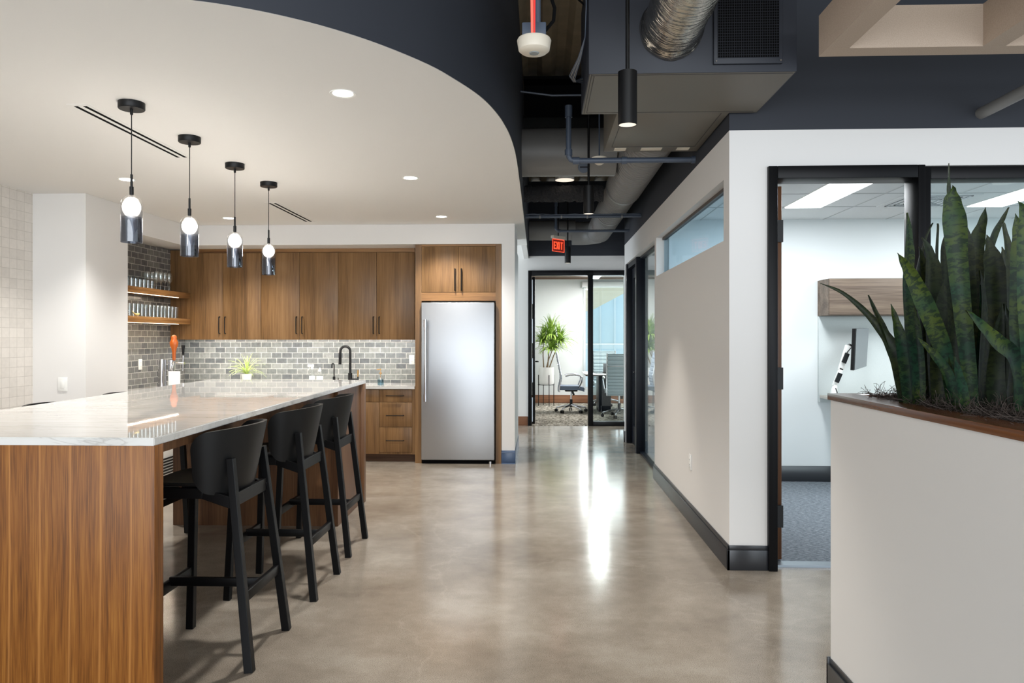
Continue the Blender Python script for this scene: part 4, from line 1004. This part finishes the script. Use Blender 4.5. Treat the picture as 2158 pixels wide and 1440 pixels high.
for k in range(4):
    o_ = .05+.055*k; lv.box(3.0+o_,3.6-o_,6.15+o_,6.15+o_+.018,2.600,2.606).box(3.0+o_,3.6-o_,6.73-o_-.018,6.73-o_,2.600,2.606).box(3.0+o_,3.0+o_+.018,6.15+o_,6.73-o_,2.600,2.606).box(3.6-o_-.018,3.6-o_,6.15+o_,6.73-o_,2.600,2.606)
obj('louvre', lv, M['screen'], t)
solo('ceiling_speaker', MB().lathe([(0,-.004),(.075,-.004),(.08,0),(0,0)], (3.72,5.75,2.616) if False else (3.52,5.75,2.616), 28), M['white_plastic'], 'round white ceiling speaker beside the right office light', 'speaker')
t = thing('overhead_cabinet', (3.6,7.3,1.655), 'grey-brown walnut overhead cabinet on the office back wall', 'cabinet')
obj('body', MB().box(2.754,4.45,7.18,7.459,1.655,2.005), M['mwood'], t)
for k in range(2): obj('door', MB().box(2.756+k*.848,2.754+.846+k*.848,7.16,7.18,1.66,2.005,.001), M['mwood'], t)
solo('tackboard', MB().box(2.754,4.45,7.43,7.459,.80,1.652,.002), M['tackboard'], 'pale grey fabric tackboard under the overhead cabinet', 'board')
t = thing('desk', (3.5,7.1,.012), 'pale height-adjustable desk mostly hidden behind the planter', 'desk')
obj('desktop', MB().box(2.76,4.3,6.72,7.42,.845,.872,.003), M['desk'], t)
for xx in (2.95,4.1): obj('leg', MB().box(xx-.03,xx+.03,7.03,7.11,.03,.845).box(xx-.035,xx+.035,6.8,7.38,.012,.04), M['white_plastic'], t)
# monitor on arm
Ym = 7.05
def am(px, py, Y=Ym): return at(px, py, Y)
t = thing('monitor_stand', am(1757,833), 'white jointed monitor arm clamped to the office desk', 'stand')
obj('post', MB().tube([Vector((am(1757,840).x,7.05,.873)),am(1758,822),am(1760,812)], [.035,.028,.02], 16), M['white_plastic'], t)
obj('lower_arm', MB().bar(am(1758,814),am(1773,776),.028,.04,bev=.004), M['white_plastic'], t)
obj('upper_arm', MB().bar(am(1771,780),am(1787,728),.028,.045,bev=.004), M['white_plastic'], t)
obj('cover', MB().bar(am(1763,806,Ym-.03),am(1771,787,Ym-.03),.015,.04), M['black_metal'], t)
obj('cover', MB().bar(am(1778,765,Ym-.03),am(1786,745,Ym-.03),.015,.04), M['black_metal'], t)
obj('bracket', MB().tube([am(1786,730),am(1790,727),am(1799,731)], .012, 10), M['steel'], t)
obj('cable', MB().tube([am(1761,818,Ym-.03),am(1764,826,Ym-.03),am(1765,835,Ym-.03)], .004, 6).tube([am(1781,752,Ym-.03),am(1786,742,Ym-.04),am(1794,733,Ym-.02),am(1799,735)], .004, 6), M['black_metal'], t)
t = thing('monitor', am(1815,736), 'flat computer monitor turned sideways on the white arm', 'monitor')
a0, a1, a2, a3 = am(1803,693,6.95), am(1831,692,7.19), am(1826,772,7.19), am(1799,781,6.95)
def slab(mb, q, off, th):
    q = [Vector(v) for v in q]; nrm = (q[1]-q[0]).cross(q[3]-q[0]).normalized()
    if nrm.y > 0: nrm = -nrm
    mb._hexa([v+nrm*off for v in q] + [v+nrm*(off+th) for v in q]); return mb
obj('casing', slab(MB(), (a0,a1,a2,a3), -.03, .03), M['black_metal'], t)
def lerp(a, b, u): return a+(b-a)*u
scr = [lerp(a0,a1,.06), lerp(a0,a1,.98), lerp(a3,a2,.98), lerp(a3,a2,.06)]
obj('screen', slab(MB(), scr, .0005, .002), M['screen'], t)

# ------------------------------------------------------------------ planter and snake plants
XP0, YP1 = 1.163, 3.035
t = thing('planter', (1.55,1.8,0), 'white half-height planter wall with walnut cap in the right foreground', 'planter')
obj('body', MB().box(XP0+.006,1.84,.2,YP1-.01,0,1.19), M['paint'], t)
obj('cap', MB().box(XP0-.004,1.262,.2,YP1,1.19,1.216,.0015).box(1.262,1.85,2.93,YP1,1.19,1.216,.0015).box(1.76,1.85,.2,2.93,1.19,1.216,.0015), M['cap'], t)
obj('plinth', MB().box(XP0-.006,XP0+.006,.2,YP1+.004,0,.128,.002).box(XP0,XP0+.006,.2,YP1,.128,.152,.002).box(XP0-.006,1.84,YP1-.01,YP1+.004,0,.152,.002), M['base'], t)
obj('soil', MB().box(1.262,1.76,.2,2.93,1.17,1.2), M['soil'], t)
# moss strands
mb = MB(); rnd = random.Random(21)
for i in range(7600):
    u = rnd.random()
    x_ = rnd.uniform(1.25,1.76); y_ = rnd.uniform(1.75,2.90); 
    z_ = 1.203 + .028*rnd.random()**1.5
    p = Vector((x_,y_,z_)); a = rnd.uniform(0,2*PI); d = Vector((math.cos(a), math.sin(a), rnd.uniform(-.15,.35))).normalized()
    pts = [p.copy()]; 
    curl = Vector((rnd.uniform(-1,1),rnd.uniform(-1,1),rnd.uniform(-1,1)))*.9
    for k in range(5):
        d = (d + curl.cross(d)*.5 + Vector((0,0,-.12))).normalized(); p = p + d*.0125
        p.z = max(p.z, 1.203); pts.append(p.copy())
    if pts[-1].x < 1.2: continue
    mb.tube(pts, .0008, 3, cap=False)
for i in range(12):   # strays over the cap
    a = rnd.uniform(0,2*PI); p = Vector((rnd.uniform(1.20,1.28), rnd.uniform(2.3,2.95), 1.222)); pts = [p.copy()]; d = Vector((math.cos(a),math.sin(a),.4)); curl = Vector((rnd.uniform(-1,1),rnd.uniform(-1,1),rnd.uniform(-1,1)))
    for k in range(6): d = (d+curl.cross(d)*.35).normalized(); p = p+d*.013; p.z = max(p.z,1.219); pts.append(p.copy())
    mb.tube(pts, .0008, 3, cap=False)
o = obj('spanish_moss', mb, M['moss']); tag(o, 'tangled grey brown dried moss filling the planter', 'moss'); o['kind'] = 'stuff'

def snake_leaf(pts, wid, thick=.005, fold=.18, face=None, nsub=5):
    """blade through 3D points with widths (m); UV v runs along the blade"""
    P = [Vector(p) for p in pts]; n = len(P); C = []; W = []
    for i in range(n-1):
        p0, p1, p2, p3 = P[max(i-1,0)], P[i], P[i+1], P[min(i+2,n-1)]
        for j in range(nsub):
            u = j/nsub
            C.append(.5*((2*p1)+(-p0+p2)*u+(2*p0-5*p1+4*p2-p3)*u*u+(-p0+3*p1-3*p2+p3)*u**3)); W.append(wid[i]+(wid[i+1]-wid[i])*(u*u*(3-2*u)))
    C.append(P[-1]); W.append(wid[-1])
    mb = MB(); uvl = mb.bm.loops.layers.uv.new('UVMap'); rows = []; L = 0; acc = []
    view = Vector(face) if face else Vector((0,-1,0))
    for i, c in enumerate(C):
        tg = (C[min(i+1,len(C)-1)]-C[max(i-1,0)]).normalized(); side = tg.cross(view); side = side.normalized() if side.length > 1e-4 else Vector((1,0,0))
        nr_ = side.cross(tg).normalized(); w = W[i]; L += (c-C[max(i-1,0)]).length; acc.append(L)
        f_ = fold*w
        ring = [(-.5, f_, 0), (-.25, f_*.35, 0), (0, 0, 0), (.25, f_*.35, 0), (.5, f_, 0), (.25, f_*.35-thick, 1), (0, -thick*1.3, 1), (-.25, f_*.35-thick, 1)]
        rows.append([c + side*a*w + nr_*b2 for a, b2, _ in ring])
    V = mb.grid(rows, closed=True)
    idx = {}
    us = [0,.25,.5,.75,1,.75,.5,.25]
    for i, R in enumerate(V):
        for k, v in enumerate(R): idx[v] = (us[k], acc[i])
    for f_ in mb.bm.faces:
        for lp in f_.loops: lp[uvl].uv = idx[lp.vert]
    return mb
# each entry: depth Y of the clump, list of (px, py, width px) from base to tip, material, twist
LV = [
 # clump A (left end)
 [('snake_dark',2.62,2.70,[(1908,838,20),(1900,790,30),(1886,742,28),(1862,702,19),(1822,656,12),(1775,617,7),(1728,597,1)]),
  ('snake_dark',2.66,2.66,[(1902,838,16),(1888,760,17),(1862,695,15),(1842,652,9),(1831,622,1)]),
  ('snake',2.60,2.60,[(1916,838,22),(1908,770,30),(1896,710,22),(1886,670,12),(1878,641,1)]),
  ('snake',2.55,2.58,[(1930,842,20),(1922,770,24),(1913,690,26),(1909,600,28),(1913,540,27),(1914,490,16),(1913,448,1)]),
  ('snake_dark',2.72,2.72,[(1912,835,20),(1897,790,24),(1890,745,14),(1893,700,1)]),
  ('snake',2.58,2.6,[(1940,842,18),(1936,770,22),(1930,700,20),(1926,640,1)])],
 # clump B
 [('snake',2.42,2.34,[(2010,850,20),(1998,775,28),(1975,705,34),(1948,640,35),(1922,585,27),(1905,555,15),(1892,534,1)]),
  ('snake_dark',2.6,2.6,[(1968,840,26),(1964,740,36),(1960,640,42),(1962,570,38),(1956,530,20),(1944,500,1)]),
  ('snake',2.38,2.38,[(2020,856,20),(1998,792,20),(1972,752,17),(1950,728,9),(1934,712,1)]),
  ('snake_dark',2.72,2.72,[(1948,835,26),(1944,740,30),(1938,640,26),(1934,580,16),(1950,505,5),(1967,470,1)]),
  ('snake_dark',2.66,2.62,[(1955,840,22),(1950,740,28),(1950,640,26),(1945,560,14),(1938,520,1)]),
  ('snake_dark',2.5,2.5,[(1980,845,26),(1980,770,36),(1984,700,38),(1988,640,28),(1990,590,1)]),
  ('snake_dark',2.74,2.74,[(1975,835,12),(1978,640,9),(1974,540,6),(1977,480,4),(1976,471,1)])],
 # clump C (tallest)
 [('snake',2.36,2.30,[(2050,856,22),(2040,770,28),(2028,660,32),(2018,560,36),(2011,470,43),(2006,425,32),(2009,400,10),(2009,393,1)]),
  ('snake_dark',2.62,2.62,[(2000,842,26),(1996,720,34),(1994,600,40),(1992,530,34),(1996,480,1)]),
  ('snake_dark',2.40,2.40,[(2012,845,20),(2008,700,20),(2004,560,18),(2002,440,9),(1999,400,8),(2000,368,3),(2000,344,1)]),
  ('snake_dark',2.52,2.52,[(2052,845,22),(2046,720,28),(2040,600,32),(2034,520,34),(2026,475,20),(2018,445,1)]),
  ('snake',2.30,2.28,[(2038,858,18),(2026,820,22),(2018,785,16),(2012,752,1)]),
  ('snake_dark',2.56,2.56,[(2030,845,26),(2022,760,34),(2012,690,30),(2004,640,1)]),
  ('snake',2.45,2.45,[(2028,850,20),(2012,800,22),(1998,740,18),(1992,690,1)])],
 # clump D
 [('snake_dark',2.60,2.64,[(2058,842,24),(2056,700,30),(2054,580,30),(2058,510,28),(2070,470,16),(2077,437,1)]),
  ('snake_dark',2.66,2.70,[(2070,842,22),(2072,700,22),(2078,560,18),(2092,500,17),(2110,465,11),(2127,437,1)]),
  ('snake_dark',2.44,2.44,[(2084,858,24),(2092,760,32),(2100,670,36),(2098,600,44),(2090,550,36),(2084,515,16),(2080,495,1)]),
  ('snake_dark',2.5,2.5,[(2066,850,24),(2070,760,34),(2074,680,30),(2072,620,16),(2066,570,1)]),
  ('snake',2.52,2.5,[(2050,850,20),(2064,760,24),(2070,680,20),(2066,600,1)]),
  ('snake_dark',2.34,2.34,[(2096,862,26),(2100,790,38),(2108,720,36),(2112,640,1)]),
  ('snake_dark',2.4,2.4,[(2070,858,24),(2078,790,34),(2084,740,30),(2080,680,1)])],
 # clump E
 [('snake',2.22,2.20,[(2146,872,18),(2148,770,24),(2144,690,30),(2149,610,36),(2151,540,38),(2147,490,24),(2140,450,1)]),
  ('snake',2.20,2.12,[(2144,872,20),(2142,800,26),(2130,748,34),(2100,722,33),(2070,690,22),(2050,668,12),(2038,655,1)]),
  ('snake_dark',2.5,2.5,[(2126,860,26),(2122,740,34),(2120,620,36),(2118,560,24),(2112,520,1)]),
  ('snake_dark',2.34,2.34,[(2130,866,26),(2126,780,38),(2124,700,34),(2118,640,1)]),
  ('snake_dark',2.4,2.4,[(2128,858,20),(2132,700,26),(2128,560,22),(2116,480,8),(2113,470,1)])],
 # clump F (right edge)
 [('snake',2.12,2.08,[(2176,880,20),(2172,760,34),(2166,640,38),(2160,520,30),(2158,450,18),(2146,424,1)]),
  ('snake_dark',2.3,2.3,[(2160,870,26),(2162,740,36),(2164,620,36),(2158,560,20),(2150,520,1)]),
  ('snake_dark',2.2,2.2,[(2190,880,26),(2196,700,40),(2200,560,34),(2206,440,1)]),
  ('snake_dark',2.26,2.26,[(2150,872,26),(2156,800,38),(2160,730,34),(2152,670,1)]),
  ('snake',2.05,2.05,[(2205,890,24),(2220,760,36),(2240,620,30),(2250,500,1)])],
]
names = ['snake plant at the left end of the planter with one long leaf arching left', 'snake plant second from the left in the planter with a broad leaf leaning left', 'tallest snake plant in the middle of the planter, tip crossing the door header', 'snake plant right of the tallest one with two dark pointed leaves', 'snake plant with a low leaf bending left near the right frame edge', 'snake plant cut by the right frame edge']
for ci, cl in enumerate(LV):
    bpt = at(cl[0][3][0][0], cl[0][3][0][1], cl[0][1])
    t = thing('snake_plant', (bpt.x, bpt.y, 1.2), names[ci], 'plant', 'snake plants in the planter')
    for li, (mt, ya, yb, pp) in enumerate(cl):
        nn = len(pp); P3 = []; WW = []
        for i, (px, py, w) in enumerate(pp):
            Y = ya + (yb-ya)*i/(nn-1); q = at(px, py, Y); 
            if i == 0: q.z = 1.195
            P3.append(q); WW.append(max(.0012, w/(F/Y)*1.04))
        fx = [-.5,.35,-.2,.5,.1,-.4,.25][li % 7]
        o = obj('leaf', snake_leaf(P3, WW, face=(fx*.8,-1,0)), M[mt], t)

# ------------------------------------------------------------------ meeting room contents
def office_chair(loc, rz, label, m1, m2):
    # faces +X locally
    t = thing('office_chair', (0,0,0), label, 'chair', 'swivel chairs in the meeting room')
    st_ = MB(); rows = []
    for i in range(9):
        x_ = -.23+.47*i/8; z_ = .485 + (.0 if i < 7 else -.015*(i-6)); rows.append([(x_,-.24,z_-.045),(x_,-.235,z_+.03),(x_,0,z_+.022),(x_,.235,z_+.03),(x_,.24,z_-.045),(x_,0,z_-.05)])
    V = st_.grid(rows, closed=True); st_.bm.faces.new(V[0]); st_.bm.faces.new(V[-1])
    obj('seat', st_, m2, t)
    bk = MB(); rows = []; path = smooth_curve([(-.235,.40),(-.235,.47),(-.212,.58),(-.20,.69),(-.215,.80),(-.245,.95),(-.272,1.10),(-.285,1.15)], 2)
    kk = 0
    for a, b2 in zip(path, path[1:]):
        for u in (0,.12,.3,.7,.88):
            x_ = a[0]+(b2[0]-a[0])*u; z_ = a[1]+(b2[1]-a[1])*u; bul = -.009 if u == 0 else (.001 if u in (.12,.88) else .004)
            rows.append([(x_+.013+bul,-.23,z_),(x_+.007+bul,0,z_),(x_+.013+bul,.23,z_),(x_-.013-bul,.23,z_),(x_-.019-bul,0,z_),(x_-.013-bul,-.23,z_)])
    V = bk.grid(rows, closed=True); bk.bm.faces.new(V[0]); bk.bm.faces.new(V[-1])
    obj('backrest', bk, m1, t)
    fr_ = MB()
    for s in (-1,1): fr_.tube([(x_,s*.24,z_) for x_, z_ in path], .013, 8)
    fr_.cyl((-.262,-.24,.93),(-.262,.24,.93),.011,n=8)
    obj('back_frame', fr_, M['steel'], t)
    for s in (-1,1): obj('armrest', MB().tube([(.13,s*.26,.47),(.19,s*.27,.60),(.20,s*.275,.68),(.15,s*.275,.715),(.05,s*.275,.728),(-.04,s*.275,.722),(-.12,s*.275,.70)], .013, 8), M['steel'], t)
    obj('mechanism', MB().box(-.12,.12,-.07,.07,.40,.45,.01).bar((.02,-.05,.41),(.05,-.05,.33),.04,.04), M['black_metal'], t)
    obj('gas_lift', MB().cyl((0,0,.10),(0,0,.25),.026,n=16), M['black_metal'], t); obj('column', MB().cyl((0,0,.25),(0,0,.42),.016,n=12), M['steel'], t)
    for k in range(5):
        a = 2*PI*k/5+.3; d = Vector((math.cos(a), math.sin(a), 0))
        obj('base_arm', MB().tube([d*.02+Vector((0,0,.14)), d*.16+Vector((0,0,.115)), d*.29+Vector((0,0,.085)), d*.30+Vector((0,0,.055))], [.022,.018,.013,.01], 8), M['steel'], t)
        sd = Vector((-d.y,d.x,0)); q = d*.30+Vector((0,0,.03))
        obj('caster', MB().cyl(q-sd*.028, q-sd*.006, .030, n=14).cyl(q+sd*.006, q+sd*.028, .030, n=14), M['black_metal'], t)
    t.location = loc; t.rotation_euler = (0,0,rz); return t
zf = .006
office_chair((.60,14.3,zf), 0.0, 'blue-grey swivel chair in side view by the potted plant', M['leather_blue'], M['leather_blue'])
office_chair((1.43,13.45,zf), PI/2, 'pale ribbed swivel chair with its back to the glass front', M['leather'], M['leather'])
office_chair((1.38,15.75,zf), -PI/2, 'pale ribbed swivel chair on the window side of the table', M['leather'], M['leather'])
t = thing('conference_table', (2.2,14.55,zf), 'glossy dark-topped conference table beyond the glass', 'table')
obj('tabletop', MB().box(.86,3.8,13.95,15.3,.715,.745,.006), mat('table_top', (96,88,80), .08, spec=.6), t)
for xx in (1.25,3.3): obj('leg', MB().box(xx-.12,xx+.12,14.35,14.95,zf,.715,.01), M['navy_frame'], t)
pf = at(1263,728,15.0)
t = thing('desk_phone', (1.33,14.8,.745), 'small dark conference device standing on the table', 'phone')
obj('body', MB().box(1.26,1.34,14.8,14.84,.745,.93,.005), mat('device_grey', (110,112,116), .4), t); obj('foot', MB().box(1.24,1.36,14.76,14.9,.745,.752), M['black_metal'], t)
# yucca in pot on stand
px_, py_ = .13, 15.62
t = thing('potted_yucca', (px_,py_,zf), 'tall green cane plant in white pot on thin black stand', 'plant')
obj('pot', MB().lathe([(0,.46),(.155,.46),(.165,.50),(.165,.82),(.155,.82),(.15,.79),(0,.79)], (px_,py_,0), 36), M['ceramic'], t)
obj('soil', MB().lathe([(0,.80),(.152,.80)], (px_,py_,0), 24), M['soil'], t)
sd_ = MB()
for k in range(4):
    a = 2*PI*k/4+.35; d = Vector((math.cos(a), math.sin(a), 0))*.172; sd_.cyl(Vector((px_,py_,zf))+d, Vector((px_,py_,.66))+d, .008, n=8)
sd_.tube([(px_+.172*math.cos(2*PI*i/24), py_+.172*math.sin(2*PI*i/24), .45) for i in range(25)], .007, 6)
obj('stand', sd_, M['black_metal'], t)
cn = [((-.05,0),(-.06,.02,1.32)),((.03,.03),(.10,.0,1.46)),((.06,-.04),(.27,-.03,1.32)),((0,-.05),(.12,-.1,1.16))]
for (a, b2) in cn: obj('cane', MB().tube([(px_+a[0],py_+a[1],.79),((px_+a[0]+px_+b2[0])/2-.01,py_+(a[1]+b2[1])/2,(.79+b2[2])/2),(px_+b2[0],py_+b2[1],b2[2])],[.014,.011,.009],8), M['cane'], t)
for k, (a, b2) in enumerate(cn):
    obj('leaf_crown', blades(MB(), (px_+b2[0],py_+b2[1],b2[2]), 96, .48, .042, 40+k, 1.8, None, 1.0, .002), M['palm'], t)
for i, xa in enumerate((1.15,2.5)):
    t = thing('linear_light', (xa,14.6,2.68), ['bright linear light between the meeting room ceiling beams, nearer the door','bright linear light deeper along the meeting room ceiling'][i], 'lamp', 'meeting room ceiling lights')
    obj('diffuser', MB().box(xa-.06,xa+.06,13.9,15.4,2.66,2.70), M['led_panel'], t)
    lt = bpy.data.lights.new('linear_lamp','AREA'); lt.shape = 'RECTANGLE'; lt.size = .12; lt.size_y = 1.5; lt.energy = 42; lt.color = (1,.98,.95)
    lo = bpy.data.objects.new('linear_lamp', lt); COL.objects.link(lo); lo.parent = t; lo.location = (0,.05,-.03)

# small round corridor-side cup hook: none
# ------------------------------------------------------------------ lights
def area(name, loc, rot, sx_, sy_, e, col):
    lt = bpy.data.lights.new(name, 'AREA'); lt.shape = 'RECTANGLE'; lt.size = sx_; lt.size_y = sy_; lt.energy = e; lt.color = col
    o = bpy.data.objects.new(name, lt); COL.objects.link(o); o.location = loc; o.rotation_euler = rot; return o
area('daylight_rear_windows', (.5,-3.6,1.9), (math.radians(90),0,0), 9, 3.2, 290, (.90,.95,1))
area('daylight_side_passage', (-3.2,11.0,1.7), (math.radians(90),0,math.radians(-90)), 1.6, 2.4, 50, (.78,.9,1))
area('daylight_meeting_window', (2.6,16.2,1.6), (math.radians(-90),0,0), 3.4, 2.0, 60, (.90,.96,1))
area('side_room_lamp', (3.6,9.8,2.55), (0,0,0), 2.0, 2.0, 60, (.9,.96,1))
# unseen spot added out of view to fill the kitchen, without a fixture
for (x_, y_) in ((-3.4,3.9),(-3.4,4.0+.0)):
    pass
for (x_, y_, e_) in ((-3.4,3.95,95),(-2.3,7.3,0)):
    if e_: 
        lt = bpy.data.lights.new('downlight_and_fill_lamp','SPOT'); lt.energy = e_; lt.color = (1,.972,.935); lt.spot_size = math.radians(115); lt.spot_blend = .7; lt.shadow_soft_size = .06
        lo = bpy.data.objects.new('downlight_and_fill_lamp', lt); COL.objects.link(lo); lo.location = (x_,y_,ZC-.02)
# under-cabinet strips: a lit lens beneath each wall cabinet
for o in [o for o in bpy.data.objects if o.name.startswith('wall_cabinet')]:
    d_ = .31; hw = .43
    obj('light_strip', MB().box(o.location.x-hw+.02,o.location.x+hw-.02,YU+.022,YU+.04,zb+.022,zb+.035), M['led_strip'], o)
    lt = bpy.data.lights.new('cabinet_strip_lamp','AREA'); lt.shape = 'RECTANGLE'; lt.size = .80; lt.size_y = .012; lt.energy = 3.4; lt.color = (1,.97,.92)
    lo = bpy.data.objects.new('cabinet_strip_lamp', lt); COL.objects.link(lo); lo.parent = o; lo.location = (0,YU+.031-o.location.y,.018); lo.rotation_euler = (math.radians(22),0,0)
# under-shelf strips
for zz in (1.977,1.666):
    area('shelf_strip_lamp', (-4.25,7.9,zz-.072), (0,0,0), .007, 1.3, 2.6, (1,.86,.68))

w = bpy.data.worlds.new('world'); S.world = w; w.use_nodes = True
bg = w.node_tree.nodes['Background']; bg.inputs[0].default_value = (.80,.90,1,1); bg.inputs[1].default_value = .9

# ------------------------------------------------------------------ camera
cam = bpy.data.cameras.new('camera'); co = bpy.data.objects.new('camera', cam); COL.objects.link(co)
co.location = (0,0,HC); co.rotation_euler = (PI/2, 0, TH)
cam.sensor_width = 36; cam.lens = F/2158*36; cam.shift_y = -8/2158; cam.clip_start = .05; cam.clip_end = 200
S.camera = co
S.view_settings.view_transform = 'Standard'; S.view_settings.look = 'None'; S.view_settings.gamma = 1; S.view_settings.use_curve_mapping = False
S.view_settings.exposure = 0.72
S.cycles.use_denoising = True; S.cycles.use_adaptive_sampling = True; S.cycles.adaptive_threshold = .02
S.cycles.max_bounces = 8; S.cycles.diffuse_bounces = 4; S.cycles.glossy_bounces = 4; S.cycles.transparent_max_bounces = 20; S.cycles.transmission_bounces = 4
S.cycles.sample_clamp_indirect = 6; S.cycles.caustics_reflective = False; S.cycles.caustics_refractive = False
